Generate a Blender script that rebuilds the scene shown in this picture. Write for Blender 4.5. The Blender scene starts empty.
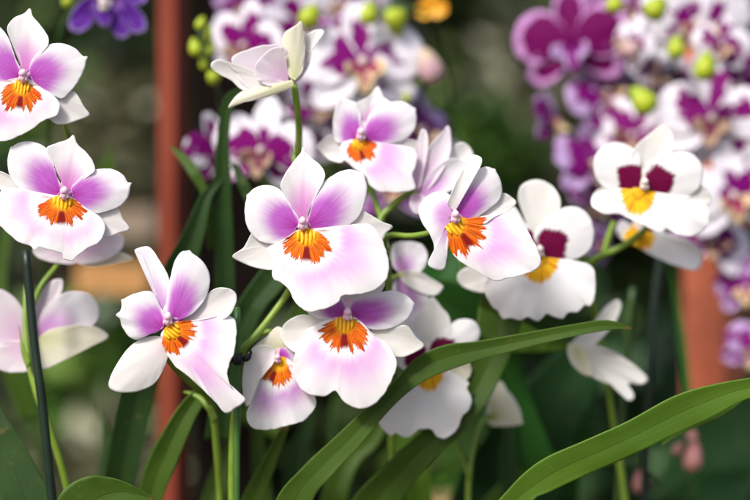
import bpy, math, random
from mathutils import Vector, Matrix, noise
random.seed(7)
scene = bpy.context.scene
C = scene.collection
H = 1.25                      # camera height
K = 36.0 / 85.0 / 750.0       # metres per pixel of the 750 wide picture per metre of distance
DF = 0.90                     # distance of the sharp flowers
BASE_Z = H - 0.24

def P(x, y, Y=DF):
    return Vector(((x - 375) * K * Y, Y, H + (250 - y) * K * Y))

# ------------------------------------------------------------------ node helpers
class N:
    def __init__(s, name, disp=False):
        s.m = bpy.data.materials.new(name); s.m.use_nodes = True
        s.t = s.m.node_tree; s.t.nodes.clear()
        s.out = s.t.nodes.new('ShaderNodeOutputMaterial')
    def _in(s, sock, v):
        if v is None: return
        if isinstance(v, bpy.types.NodeSocket): s.t.links.new(v, sock)
        else:
            if sock.type == 'RGBA' and len(v) == 3: v = (*v, 1)
            sock.default_value = v
    def math(s, op, a, b=None, c=None, clamp=False):
        n = s.t.nodes.new('ShaderNodeMath'); n.operation = op; n.use_clamp = clamp
        s._in(n.inputs[0], a); s._in(n.inputs[1], b)
        if c is not None: s._in(n.inputs[2], c)
        return n.outputs[0]
    def add(s, a, b): return s.math('ADD', a, b)
    def sub(s, a, b): return s.math('SUBTRACT', a, b)
    def mul(s, a, b): return s.math('MULTIPLY', a, b)
    def step(s, v, lo, hi, o0=0.0, o1=1.0):
        n = s.t.nodes.new('ShaderNodeMapRange'); n.interpolation_type = 'SMOOTHSTEP'
        s._in(n.inputs['Value'], v); s._in(n.inputs['From Min'], lo); s._in(n.inputs['From Max'], hi)
        s._in(n.inputs['To Min'], o0); s._in(n.inputs['To Max'], o1)
        return n.outputs['Result']
    def mix(s, f, a, b, mode='MIX'):
        n = s.t.nodes.new('ShaderNodeMix'); n.data_type = 'RGBA'; n.blend_type = mode
        s._in(n.inputs[0], f); s._in(n.inputs[6], a); s._in(n.inputs[7], b)
        return n.outputs[2]
    def uv(s, name):
        n = s.t.nodes.new('ShaderNodeUVMap'); n.uv_map = name
        x = s.t.nodes.new('ShaderNodeSeparateXYZ'); s.t.links.new(n.outputs[0], x.inputs[0])
        return x.outputs[0], x.outputs[1]
    def xyz(s, x, y, z=0.0):
        n = s.t.nodes.new('ShaderNodeCombineXYZ'); s._in(n.inputs[0], x); s._in(n.inputs[1], y); s._in(n.inputs[2], z)
        return n.outputs[0]
    def obj(s):
        return s.t.nodes.new('ShaderNodeTexCoord').outputs['Object']
    def rnd(s):
        return s.t.nodes.new('ShaderNodeObjectInfo').outputs['Random']
    def noise(s, vec, scale, detail=2.0, rough=0.5):
        n = s.t.nodes.new('ShaderNodeTexNoise'); s._in(n.inputs['Vector'], vec)
        s._in(n.inputs['Scale'], scale); n.inputs['Detail'].default_value = detail; n.inputs['Roughness'].default_value = rough
        return n.outputs['Fac']
    def finish(s, col, rough=0.5, bump=None, bdist=0.001, bstr=0.5, trans=0.0, spec=0.4, sss=0.0, sheen=0.0, tcol=None):
        p = s.t.nodes.new('ShaderNodeBsdfPrincipled')
        s._in(p.inputs['Base Color'], col); s._in(p.inputs['Roughness'], rough)
        p.inputs['Specular IOR Level'].default_value = spec
        if sheen: p.inputs['Sheen Weight'].default_value = sheen
        if sss:
            p.inputs['Subsurface Weight'].default_value = sss; p.inputs['Subsurface Scale'].default_value = 0.002
            p.inputs['Subsurface Radius'].default_value = (1, .6, .6)
        nb = None
        if bump is not None:
            b = s.t.nodes.new('ShaderNodeBump'); s._in(b.inputs['Height'], bump)
            b.inputs['Distance'].default_value = bdist; b.inputs['Strength'].default_value = bstr
            nb = b.outputs[0]; s.t.links.new(nb, p.inputs['Normal'])
        sh = p.outputs[0]
        if trans:
            t = s.t.nodes.new('ShaderNodeBsdfTranslucent'); s._in(t.inputs['Color'], tcol if tcol is not None else col)
            if nb: s.t.links.new(nb, t.inputs['Normal'])
            mx = s.t.nodes.new('ShaderNodeMixShader'); mx.inputs[0].default_value = trans
            s.t.links.new(sh, mx.inputs[1]); s.t.links.new(t.outputs[0], mx.inputs[2]); sh = mx.outputs[0]
        s.t.links.new(sh, s.out.inputs[0])
        return s.m

WHITE = (.88, .86, .88)
CREAM = (.84, .81, .66)
def vein(n, k, r):
    u, w = n.uv('flat'); wp = n.noise(n.xyz(u, w, n.mul(n.rnd(), 20.0)), 4.0, 2)
    kk = n.add(k, n.mul(n.sub(wp, .5), .045))
    return n.noise(n.xyz(n.mul(kk, 46.0), n.mul(r, 2.2), n.mul(n.rnd(), 50.0)), 1.0, 3, .6)

def petal_mat(name, base=WHITE, blot=(.54, .14, .58), deep=(.42, .022, .36), reach=.66, soft=.28, amount=1.0, trans=.38, edgey=0.0, vl=.22, wk=.7, vd=.11, diamond=False):
    n = N(name); r, k = n.uv('petal'); u, w = n.uv('flat')
    v = vein(n, k, r)
    big = n.noise(n.xyz(u, w, n.mul(n.rnd(), 40.0)), 3.0, 2)
    # distance along the petal, a little stretched where the veins run
    d = n.add(n.mul(r, .72), n.mul(u, .28))
    aw = n.math('ABSOLUTE', w)
    d = n.add(d, n.mul(n.math('POWER', aw, 2.0), wk))
    d = n.add(d, n.mul(n.sub(v, .5), vd)); d = n.add(d, n.mul(n.sub(big, .5), vd * 1.4))
    m = n.mul(n.step(d, reach - soft, reach + soft * .6, 1.0, 0.0), amount)
    dd = n.step(d, .02, reach * .62, 1.0, 0.0)
    if diamond:
        q = n.math('POWER', n.add(n.math('POWER', n.mul(n.math('ABSOLUTE', n.sub(u, .22)), 1 / .29), 1.35), n.math('POWER', n.mul(aw, 1 / .29), 1.35)), .74)
        q = n.add(q, n.add(n.mul(n.sub(v, .5), .10), n.mul(n.sub(big, .5), .5)))
        m = n.step(n.add(q, n.mul(n.sub(v, .5), .55)), .90, 1.12, 1.0, 0.0)
    fine = n.noise(n.xyz(u, w, 3.0), 40.0, 3)
    b = n.mix(n.step(big, .3, .75), base, tuple(c * f for c, f in zip(base, (.97, .965, .985))))
    b = n.mix(n.mul(n.step(v, .50, .72), .10), b, (.78, .66, .80))
    b = n.mix(n.mul(n.step(r, .86, 1.0), .25), b, (.93, .93, .93))
    pc = n.mix(n.mul(dd, .85), blot, deep)
    pc = n.mix(n.mul(n.step(v, .45, .7), vl), pc, tuple(min(1, c * 1.6 + .08) for c in blot))
    b = n.mix(n.mul(n.step(fine, .55, .8), .06), b, (1, .95, 1))
    col = n.mix(m, b, pc)
    return n.finish(col, .55, n.add(n.mul(v, 1.0), n.mul(fine, .8)), .00007, .5, trans, .12)

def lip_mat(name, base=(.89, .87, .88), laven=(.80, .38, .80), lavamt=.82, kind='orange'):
    n = N(name); r, k = n.uv('petal'); x, y = n.uv('mask')
    rad = n.math('SQRT', n.add(n.mul(x, x), n.mul(y, y)))
    th = n.math('ARCTAN2', x, y)                     # 0 along the lip axis
    seed = n.mul(n.rnd(), 60.0)
    v = vein(n, k, r)
    ray = n.noise(n.xyz(n.mul(th, 5.5), n.mul(rad, .45), seed), 1.0, 2, .65)
    ray2 = n.noise(n.xyz(n.mul(th, 14.0), n.mul(rad, .8), seed), 1.0, 2, .6)
    ath = n.math('ABSOLUTE', th)
    big = n.noise(n.xyz(x, y, seed), 1.1, 2)
    # lavender flush: a broad band beyond the white halo, fading before the margin
    lv = n.mul(n.step(n.add(rad, n.mul(n.sub(v, .5), .3)), .92, 1.4), n.step(n.add(r, n.mul(n.sub(v, .5), .18)), .50, .93, 1.0, 0.0))
    lv = n.mul(lv, n.step(n.add(big, n.mul(n.sub(v, .5), .4)), .22, .62, .6, 1.0))
    lv = n.mul(lv, lavamt)
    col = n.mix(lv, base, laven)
    if kind == 'orange':
        R = n.add(n.add(.84, n.mul(n.rnd(), .12)), n.mul(n.sub(ray, .5), .75)); R = n.add(R, n.mul(n.sub(ray2, .5), .55))
        R = n.mul(R, n.step(ath, 1.05, 1.75, 1.0, .30))
        notch = n.step(ath, 0.0, .30, .72, 1.0); R = n.mul(R, notch)
        edge = n.sub(R, rad)
        m = n.step(n.add(edge, n.mul(n.sub(n.noise(n.xyz(x, y, seed), 14.0, 2), .5), .16)), -.03, .05)
        org = n.mix(n.step(ray2, .40, .62), (.80, .13, .003), (.93, .30, .008))
        org = n.mix(n.step(edge, .0, .16, .75, 0.0), org, (.52, .045, .004))
        org = n.mix(n.mul(n.step(ray, .55, .68), n.step(rad, .35, .6)), org, (.70, .08, .003))
        org = n.mix(n.mul(n.mul(n.step(ray2, .56, .62), n.step(rad, .28, .5)), .8), org, (.36, .018, .004))
        hair = n.noise(n.xyz(n.mul(th, 34.0), n.mul(rad, 1.2), seed), 1.0, 2)
        org = n.mix(n.mul(n.step(hair, .56, .66), n.step(rad, .25, .5)), org, (.55, .04, .004))
        org = n.mix(n.step(n.add(rad, n.mul(n.sub(ray2, .5), .5)), .22, .50, 1.0, 0.0), org, (.95, .48, .012))
        # red-brown wedge in the cleft and brown whisker at the wings
        wd = n.mul(n.step(n.add(ath, n.mul(n.sub(ray2, .5), .25)), .13, .25, 1.0, 0.0), n.mul(n.step(rad, .34, .46), n.step(rad, .72, .88, 1.0, 0.0)))
        col = n.mix(m, col, org)
        col = n.mix(wd, col, (.25, .008, .006))
        wh = n.mul(n.step(n.math('ABSOLUTE', n.sub(ath, 1.62)), .03, .09, 1.0, 0.0), n.mul(n.step(rad, .22, .4), n.step(rad, .55, .85, 1.0, 0.0)))
        col = n.mix(n.mul(wh, .45), col, (.45, .05, .01))
    else:
        R = n.add(.92, n.mul(n.sub(ray2, .5), .45)); R = n.mul(R, n.step(ath, 1.5, 2.2, 1.0, .35))
        m = n.step(n.sub(R, rad), -.03, .10)
        ye = n.mix(n.step(ray2, .35, .7), (.93, .60, .015), (.90, .40, .01))
        st = n.mul(n.step(ray2, .54, .66), n.mul(n.step(rad, .35, .5), n.step(rad, .75, .95, 1.0, 0.0)))
        ye = n.mix(n.mul(st, .75), ye, (.62, .09, .01))
        col = n.mix(m, col, ye)
    fine = n.noise(n.xyz(x, y, 9.0), 16.0, 3)
    col = n.mix(n.mul(n.step(fine, .55, .8), .05), col, (1, .96, 1))
    return n.finish(col, .5, n.add(n.mul(v, 1.0), n.mul(fine, .6)), .00007, .5, .28, .15)

def leaf_mat(name, a, b, rough=.42, trans=.15):
    n = N(name); s_, t_ = n.uv('petal')
    o = n.obj(); big = n.noise(o, 14.0, 3); ln = n.noise(n.xyz(n.mul(s_, 46.0), n.mul(t_, 3.0), n.mul(n.rnd(), 30)), 1.0, 2)
    col = n.mix(n.step(big, .3, .7), a, b)
    col = n.mix(n.mul(n.step(ln, .4, .7), .15), col, tuple(c * 1.35 for c in b))
    mid = n.step(n.math('ABSOLUTE', n.sub(s_, .5)), .0, .035, 1.0, 0.0)
    col = n.mix(n.mul(mid, .3), col, tuple(c * .55 for c in a))
    rim = n.step(n.math('ABSOLUTE', n.sub(s_, .5)), .478, .498)
    col = n.mix(n.mul(rim, .5), col, tuple(min(1, c * 2.1) for c in b))
    tipb = n.step(n.add(t_, n.mul(n.sub(big, .5), .04)), .975, .995)
    col = n.mix(tipb, col, (.16, .09, .03))
    blem = n.step(n.noise(o, 95.0, 2), .70, .74); col = n.mix(n.mul(blem, .5), col, (.12, .10, .03))
    spk = n.step(n.noise(o, 420.0, 2), .66, .76)
    col = n.mix(n.mul(spk, .35), col, (.16, .20, .06))
    return n.finish(col, n.step(big, .2, .8, rough - .05, rough + .12), n.add(ln, n.mul(mid, -1.0)), .00018, .5, trans, .13, tcol=n.mix(.5, col, (.25, .42, .02)))

def stem_mat(name, a, b):
    n = N(name); o = n.obj(); f = n.noise(o, 60.0, 3)
    return n.finish(n.mix(n.step(f, .3, .7), a, b), .4, f, .0005, .4, .0, .4)

def phal_mat(name, base, spot, thr, core, hi=.15):
    n = N(name); r, k = n.uv('petal'); u, w = n.uv('flat')
    seed = n.mul(n.rnd(), 70.0)
    sp = n.noise(n.xyz(u, w, seed), 1.9, 2.5, .5)
    v = n.noise(n.xyz(n.mul(k, 22.0), n.mul(r, 2.0), seed), 1.0, 2)
    lim = n.step(r, core, 1.0, thr - .2, thr + hi)
    m = n.step(n.sub(n.add(sp, n.mul(n.sub(v, .5), .2)), lim), -.015, .03)
    col = n.mix(n.mul(n.step(v, .45, .7), .12), base, tuple(x * .6 + y * .4 for x, y in zip(base, spot)))
    col = n.mix(m, col, spot)
    return n.finish(col, .5, v, .0002, .4, .25, .12)

def plain(name, a, b, scale=30.0, rough=.5, trans=0.0, bd=.001, bs=.4, spec=.35):
    n = N(name); f = n.noise(n.obj(), scale, 4)
    return n.finish(n.mix(n.step(f, .3, .7), a, b), rough, f, bd, bs, trans, spec)

M = dict(
    petal=petal_mat('petal_purple'),
    petal_soft=petal_mat('petal_soft', blot=(.60, .22, .64), deep=(.50, .12, .50), reach=.55, soft=.32, amount=.75),
    petal_pale=petal_mat('petal_pale', base=(.90, .84, .87), blot=(.82, .56, .78), deep=(.76, .42, .66), reach=.6, soft=.4, amount=.75, trans=.5),
    dorsal=petal_mat('petal_dorsal', base=(.86, .84, .83), blot=(.68, .28, .62), deep=(.58, .12, .48), reach=.56, soft=.34, amount=.95),
    sepal=petal_mat('petal_sepal', base=(.85, .83, .80), blot=(.78, .60, .72), deep=(.7, .45, .6), reach=.3, soft=.3, amount=.5),
    sepal_cream=petal_mat('petal_cream', base=CREAM, blot=(.62, .66, .30), deep=(.55, .60, .22), reach=.5, soft=.5, amount=.6),
    wpetal=petal_mat('petal_white', base=(.90, .89, .88), blot=(.17, .001, .050), deep=(.11, .0008, .032), reach=.50, soft=.025, amount=1.0, vl=.05, wk=.45, vd=.04, diamond=True),
    wsepal=petal_mat('petal_white_sepal', base=(.86, .85, .80), blot=(.7, .72, .5), deep=(.6, .62, .4), reach=.3, soft=.3, amount=.3),
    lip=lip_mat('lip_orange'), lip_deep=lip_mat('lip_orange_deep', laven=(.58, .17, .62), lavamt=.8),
    wlip=lip_mat('lip_white', base=(.91, .90, .90), lavamt=.0, kind='yellow'),
    column=plain('column_pink', (.88, .56, .70), (.92, .74, .80), 200, .4, .2),
    column_w=plain('column_cream', (.85, .72, .68), (.88, .80, .74), 200, .4, .2),
    callus=plain('callus_yellow', (.93, .46, .01), (.95, .56, .03), 300, .4),
    calyx=plain('calyx_green', (.30, .34, .08), (.48, .46, .2), 120, .5, .1),
    leaf_a=leaf_mat('leaf_mid', (.036, .075, .009), (.056, .105, .013)),
    leaf_b=leaf_mat('leaf_bright', (.050, .105, .009), (.075, .145, .013)),
    leaf_c=leaf_mat('leaf_dark', (.015, .040, .009), (.026, .060, .013), .52),
    leaf_d=leaf_mat('leaf_teal', (.009, .032, .009), (.016, .050, .013), .5),
    leaf_e=leaf_mat('leaf_fresh', (.020, .085, .016), (.035, .13, .018), .35),
    stem=stem_mat('stem_green', (.13, .22, .02), (.20, .30, .035)),
    stem_dark=stem_mat('stem_dark', (.025, .06, .010), (.04, .085, .014)),
    stake_green=stem_mat('stake_green', (.035, .10, .020), (.05, .13, .025)),
    stake_dark=stem_mat('stake_dark', (.006, .016, .010), (.010, .024, .014)),
    clip=plain('clip_black', (.008, .008, .010), (.015, .015, .018), 80, .35),
    bud_g=plain('bud_green', (.26, .38, .012), (.44, .52, .03), 60, .4, .15),
    bud_c=plain('bud_cream', (.60, .55, .28), (.52, .30, .36), 40, .5, .15),
    bud_p=plain('bud_pink', (.42, .13, .16), (.56, .26, .22), 50, .5, .1),
    ph_white=phal_mat('phal_white', (.86, .83, .90), (.20, .003, .16), .58, .05, .06),
    ph_spot=phal_mat('phal_spotted', (.86, .82, .89), (.20, .003, .15), .48, .15, .12),
    ph_lilac=phal_mat('phal_lilac', (.55, .38, .66), (.20, .005, .17), .46, .1, .12),
    ph_deep=phal_mat('phal_deep', (.60, .30, .62), (.15, .001, .09), .20, .62, .65),
    ph_lip=phal_mat('phal_lip', (.74, .58, .34), (.30, .02, .10), .50, .1),
    ph_lipc=phal_mat('phal_lip_brown', (.52, .36, .25), (.16, .02, .06), .50, .1),
    violet=petal_mat('violet_petal', base=(.12, .015, .33), blot=(.07, .004, .20), deep=(.4, .2, .6), reach=.6, soft=.3),
    orange_fl=plain('orange_petal', (.75, .30, .01), (.85, .45, .02), 60, .5, .2),
)

# ------------------------------------------------------------------ objects
def wloc(o):
    v = Vector((0, 0, 0))
    while o is not None:
        v += o.location; o = o.parent
    return v
def tag(o, label=None, cat=None, group=None, kind=None):
    if label: o['label'] = label
    if cat: o['category'] = cat
    if group: o['group'] = group
    if kind: o['kind'] = kind
    return o
def empty(name, loc, label, cat, group=None):
    o = bpy.data.objects.new(name, None); C.objects.link(o); o.location = loc
    o.empty_display_size = .02
    return tag(o, label, cat, group)
class Geo:
    def __init__(s): s.v = []; s.f = []; s.uv = {}
    def uvset(s, name, vals): s.uv.setdefault(name, {}).update(vals)
def build(name, g, mat, parent=None, loc=None, solid=0.0, smooth=True, sub=0):
    """verts in g are world coordinates; object gets its own origin at loc"""
    if loc is None: loc = g.v[0].copy()
    me = bpy.data.meshes.new(name)
    me.from_pydata([tuple(v - loc) for v in g.v], [], g.f)
    for nm, d in g.uv.items():
        l = me.uv_layers.new(name=nm)
        for lp in me.loops:
            l.data[lp.index].uv = d.get(lp.vertex_index, (0, 0))
    me.materials.append(mat)
    if smooth: me.polygons.foreach_set('use_smooth', [True] * len(me.polygons))
    me.update()
    o = bpy.data.objects.new(name, me); C.objects.link(o)
    if parent is not None:
        o.parent = parent; o.location = loc - wloc(parent)
    else: o.location = loc
    if solid:
        md = o.modifiers.new('thickness', 'SOLIDIFY'); md.thickness = solid; md.offset = 0
    if sub:
        md = o.modifiers.new('smooth', 'SUBSURF'); md.levels = sub; md.render_levels = sub
    return o

def catmull(pts, closed, n):
    L = len(pts); out = []
    segs = L if closed else L - 1
    for i in range(segs):
        g = lambda j: Vector(pts[j % L]) if closed else Vector(pts[max(0, min(L - 1, j))])
        p0, p1, p2, p3 = g(i - 1), g(i), g(i + 1), g(i + 2)
        for k in range(8):
            t = k / 8
            out.append(.5 * ((2 * p1) + (p2 - p0) * t + (2 * p0 - 5 * p1 + 4 * p2 - p3) * t * t + (-p0 + 3 * p1 - 3 * p2 + p3) * t ** 3))
    if closed: out.append(out[0].copy())
    else: out.append(Vector(pts[-1]))
    acc = [0]
    for a, b in zip(out, out[1:]): acc.append(acc[-1] + (b - a).length)
    tot = acc[-1]; res = []; j = 0; m = n if closed else n - 1
    for k in range(n):
        d = tot * k / m
        while j < len(acc) - 2 and acc[j + 1] < d: j += 1
        f = (d - acc[j]) / max(1e-9, acc[j + 1] - acc[j])
        res.append(out[j].lerp(out[j + 1], max(0, min(1, f))))
    return res

def radial(pole, pts, depth, mapf, nr=22, na=110, mask=None, wob=.35, seed=0, nib=0):
    """a petal: rings growing from its attachment (pole) to its margin; depth(u, w, r, ang) bends it in space"""
    pole = Vector(pole)
    ring = catmull([Vector(p) for p in pts], True, na)
    ax = sum(ring, Vector((0, 0))) / na - pole
    ax.normalize(); side = Vector((-ax.y, ax.x))
    L = max((p - pole).dot(ax) for p in ring); W = max(abs((p - pole).dot(side)) for p in ring)
    L = max(L, 1e-6)
    rad_ = [(p - pole).length for p in ring]; sm_ = [sum(rad_[(j + o_) % na] for o_ in range(-9, 10)) / 19 for j in range(na)]
    g = Geo(); uvp = {}; uvf = {}; uvm = {}
    def put(q, r, k):
        i = len(g.v); dq = q - pole; u = dq.dot(ax) / L; w = dq.dot(side) / L
        g.v.append(mapf(q.x, q.y, depth(u, dq.dot(side) / W, min(1.15, dq.length / max(1e-6, sm_[int(round(k * na)) % na])), k)))
        uvp[i] = (r, k); uvf[i] = (u, w)
        if mask: uvm[i] = mask(q)
        return i
    if nib:
        k0 = max(range(na), key=lambda j: (ring[j] - pole).dot(ax)); dv = (ring[k0] - pole).normalized()
        for o_ in range(-4, 5): ring[(k0 + o_) % na] = ring[(k0 + o_) % na] + dv * nib * math.exp(-(o_ / 1.3) ** 2)
    for j, p in enumerate(ring):
        nz = noise.noise(Vector((p.x * .16, p.y * .16, seed))) * wob + noise.noise(Vector((p.x * .5, p.y * .5, seed))) * wob * .5
        dv = (p - pole)
        if dv.length > 1e-6: ring[j] = p + dv.normalized() * nz * min(1, dv.length / 15)
    c = put(pole, 0, 0)
    rows = []
    for i in range(1, nr + 1):
        r = (i / nr) ** .85
        rows.append([put(pole.lerp(p, r), r, j / na) for j, p in enumerate(ring)])
    for j in range(na):
        j2 = (j + 1) % na
        g.f.append((c, rows[0][j], rows[0][j2]))
        for i in range(nr - 1):
            g.f.append((rows[i][j], rows[i + 1][j], rows[i + 1][j2], rows[i][j2]))
    g.uv = {'petal': uvp, 'flat': uvf}
    if mask: g.uv['mask'] = uvm
    return g

def ellipsoid(g, c, ax, n=10, m=14, pinch=0.0):
    """ax: three vectors; pinch narrows towards +ax[2]"""
    b = len(g.v)
    for i in range(n + 1):
        a = math.pi * i / n; z = -math.cos(a); r = math.sin(a) * (1 - pinch * (z + 1) / 2)
        for j in range(m):
            t = 2 * math.pi * j / m
            g.v.append(c + ax[0] * (r * math.cos(t)) + ax[1] * (r * math.sin(t)) + ax[2] * z)
    for i in range(n):
        for j in range(m):
            g.f.append((b + i * m + j, b + i * m + (j + 1) % m, b + (i + 1) * m + (j + 1) % m, b + (i + 1) * m + j))

def tube(g, pts, rad, m=10, n=None, knob=None):
    """pts world vectors, rad float or list"""
    n = n or len(pts) * 6
    path = catmull(pts, False, n); b = len(g.v)
    rr = rad if isinstance(rad, (list, tuple)) else [rad, rad]
    prev = None
    for i, p in enumerate(path):
        t = (path[min(i + 1, n - 1)] - path[max(i - 1, 0)]).normalized()
        if prev is None: s = t.orthogonal().normalized()
        else: s = (prev - t * prev.dot(t)).normalized()
        prev = s; q = t.cross(s)
        f = i / (n - 1) * (len(rr) - 1); k = min(int(f), len(rr) - 2); r = rr[k] + (rr[k + 1] - rr[k]) * (f - k)
        r *= 1 + .05 * noise.noise(p * 160)
        for j in range(m):
            a = 2 * math.pi * j / m
            g.v.append(p + s * (r * math.cos(a)) + q * (r * math.sin(a)))
    for i in range(n - 1):
        for j in range(m):
            g.f.append((b + i * m + j, b + i * m + (j + 1) % m, b + (i + 1) * m + (j + 1) % m, b + (i + 1) * m + j))
    g.f.append(tuple(b + j for j in range(m))[::-1]); g.f.append(tuple(b + (n - 1) * m + j for j in range(m)))

def Q(x0, y0, s):            # measuring frame -> picture pixels
    return lambda x, y: (x0 + x / s, y0 + y / s)

def leafblade(parent, mat, A, B, Y, fold=4.0, arch=0.0, nt=60, ns=16, label=None, seed=0, name='leaf'):
    """A, B: the two margins, base to tip; Y: distances along it; fold: keel depth"""
    a = catmull([Vector(p) for p in A], False, nt); b = catmull([Vector(p) for p in B], False, nt)
    g = Geo(); uvp = {}
    for i in range(nt):
        t = i / (nt - 1); f = t * (len(Y) - 1); k = min(int(f), len(Y) - 2); yy = Y[k] + (Y[k + 1] - Y[k]) * (f - k)
        wd = (a[i] - b[i]).length
        for j in range(ns + 1):
            s = j / ns; q = a[i].lerp(b[i], s)
            d = fold * (abs(s - .5) * 2) ** 1.2 * min(1, wd / 20) + arch * math.sin(math.pi * s) * wd * .2
            d += noise.noise(Vector((t * 5, s * 1.5, seed))) * wd * .05
            e = (abs(s - .5) * 2) ** 4 * noise.noise(Vector((t * 18, s * 3, seed + 5))) * wd * .04
            yv = yy - (d + e) * K * yy
            uvp[len(g.v)] = (s, t); g.v.append(P(q.x, q.y, yv))
    for i in range(nt - 1):
        for j in range(ns):
            k = i * (ns + 1) + j
            g.f.append((k, k + 1, k + ns + 2, k + ns + 1))
    g.uv = {'petal': uvp}
    o = build(name, g, mat, parent, loc=g.v[ns // 2].copy(), solid=.0007)
    if label: o['label'] = label
    return o

# ------------------------------------------------------------------ front orchids
SEED = [0]
class Flower:
    def __init__(s, plant, fr, col, Y, label, colm='column', size=1.0, column=True, axis=(0, 1), tilt=(0, 0)):
        s.fr = fr; s.Y = Y; s.tilt = tilt; s.sc = fr(1, 0)[0] - fr(0, 0)[0]
        s.c = Vector(fr(*col)); cw = P(s.c.x, s.c.y, Y)
        px = K * Y; g = Geo(); ax = Vector(axis).normalized(); up = Vector((-ax.x, 0, ax.y)); rt = Vector((ax.y, 0, ax.x)).normalized()
        fw = Vector((0, -1, 0))
        up = up.normalized()
        if column:
            # column: a short hooded body with the anther cap at its end
            size *= 1.45; b = cw + fw * px * 6 - up * px * 1.5
            ellipsoid(g, b, (rt * px * 3.2 * size, fw * px * 5.0 * size, up * px * 5.0 * size), 14, 18, .15)
            ellipsoid(g, b + fw * px * 3.4 * size + up * px * 1.6 * size, (rt * px * 2.7 * size, fw * px * 2.6 * size, up * px * 2.6 * size), 12, 16)
            ellipsoid(g, cw - fw * px * 3.2 + up * px * 4.5, (rt * px * 6.5, fw * px * 1.2, up * px * 9.5), 8, 16)
            for sg in (-1, 1):
                ellipsoid(g, b + fw * px * 2.0 * size - up * px * 2.2 * size + rt * sg * px * 2.4 * size, (rt * px * .9 * size, fw * px * 1.4 * size, up * px * 1.6 * size), 8, 10)
        else:
            ellipsoid(g, cw, (Vector((px * 3.2, 0, 0)), Vector((0, px * 3.2, 0)), Vector((0, 0, px * 4))), 10, 14, .2)
        s.o = build('flower', g, M[colm], plant, loc=cw)
        if label: s.o['label'] = label
        s.world = cw
    def pet(s, kind, mat, pole, pts, off=0, rise=0, bend=0, cross=0, ruf=.6, wob=.35, mask=None, solid=.00035, nr=22, na=110, label=None):
        SEED[0] += 1; sd = SEED[0] * 3.7
        pole = Vector(s.fr(*pole)); q = [s.fr(*p) for p in pts]
        def depth(u, w, r, k):
            a = 2 * math.pi * k
            e = ruf * (r ** 3 * 1.5 * noise.noise(Vector((math.cos(a) * 1.8, math.sin(a) * 1.8, sd))) + r ** 9 * .5 * noise.noise(Vector((math.cos(a) * 5, math.sin(a) * 5, sd + 9))))
            return off + rise * u + bend * u * u + cross * w * w + e * 1.3 + .5 * noise.noise(Vector((u * 2.5, w * 2, sd)))
        def mp(x, y, d):
            d = d + s.tilt[0] * (x - s.c.x) + s.tilt[1] * (s.c.y - y)
            yv = s.Y - d * K * s.Y
            return P(x, y, yv)
        mk = None
        if mask:
            (cx, cy), (ax, ay), rl, rw = mask
            c = Vector(s.fr(cx, cy)); a = Vector((ax, ay)).normalized(); b = Vector((a.y, -a.x)); rl = rl * s.sc; rw = rw * s.sc
            mk = lambda v: ((v - c).dot(b) / rw, (v - c).dot(a) / rl)
        g = radial(pole, q, depth, mp, nr, na, mk, wob, sd, 1.6 if kind == 'petal' and mat == 'petal' else 0)
        o = build(kind, g, M[mat], s.o, solid=solid)
        if label: o['label'] = label
        return o
    def lip(s, mat, pole, pts, mask, off=3, rise=14, bend=-12, cross=-3, ruf=1.6, callus=True, **kw):
        o = s.pet('lip', mat, pole, pts, off, rise, bend, cross, ruf, .8, mask, nr=44, na=190, **kw)
        if callus:
            g = Geo(); (cx, cy), (ax, ay), rl, rw = mask; rl *= s.sc; rw *= s.sc
            px = K * s.Y; c = s.fr(cx, cy); a = Vector((ax, 0, -ay)).normalized(); b = Vector((a.z, 0, -a.x)); fw = Vector((0, -1, 0))
            tz = 7 if mat != 'wlip' else 6
            for k, (lt, ln) in enumerate(((0, .34), (-.17, .30), (.17, .30), (-.33, .20), (.33, .20))):
                cc = P(c[0], c[1], s.Y - (off + 2.0) * px) + a * rl * px * (ln * .5) + b * lt * rw * px * .8
                ellipsoid(g, cc, (b * rw * px * .06, fw * px * 1.6, a * rl * px * ln * .7), 10, 10)
            build('callus', g, M['callus'], s.o)
        return o

SENT = {}
def plant(name, x, Y, label, cat='orchid', group=None):
    p = P(x, 250, Y); return empty(name, Vector((p.x, p.y, BASE_Z)), label, cat, group)
def stem(parent, paths, mat='stem', name='stem', label=None, m=10):
    """paths: list of (points [(x,y,Y)...], radius px or list)"""
    g = Geo()
    for pts, r in paths:
        rr = [v * K * DF for v in r] if isinstance(r, (list, tuple)) else [r * K * DF] * 2
        tube(g, [P(*p) for p in pts], rr, m)
    o = build(name, g, M[mat], parent)
    if label: o['label'] = label
    return o
def bud(parent, x, y, Y, rx, ry, mat='bud_g', ang=0, label=None):
    px = K * Y; g = Geo(); a = math.radians(ang)
    up = Vector((math.sin(a), 0, math.cos(a))); rt = Vector((math.cos(a), 0, -math.sin(a)))
    c = P(x, y, Y); ellipsoid(g, c, (rt * rx * px, Vector((0, rx * px, 0)), up * ry * px), 14, 24, .5)
    for i in range(len(g.v)):
        d = g.v[i] - c; th = math.atan2(d.y, d.dot(rt)); g.v[i] = c + d * (1 + .07 * abs(math.cos(1.5 * th)) - .03)
    o = build('bud', g, M[mat], parent, loc=c)
    if label: o['label'] = label
    return o
GP = 'pink and white pansy orchids in the front row'
GW = 'white pansy orchids with maroon eyes'

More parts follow.
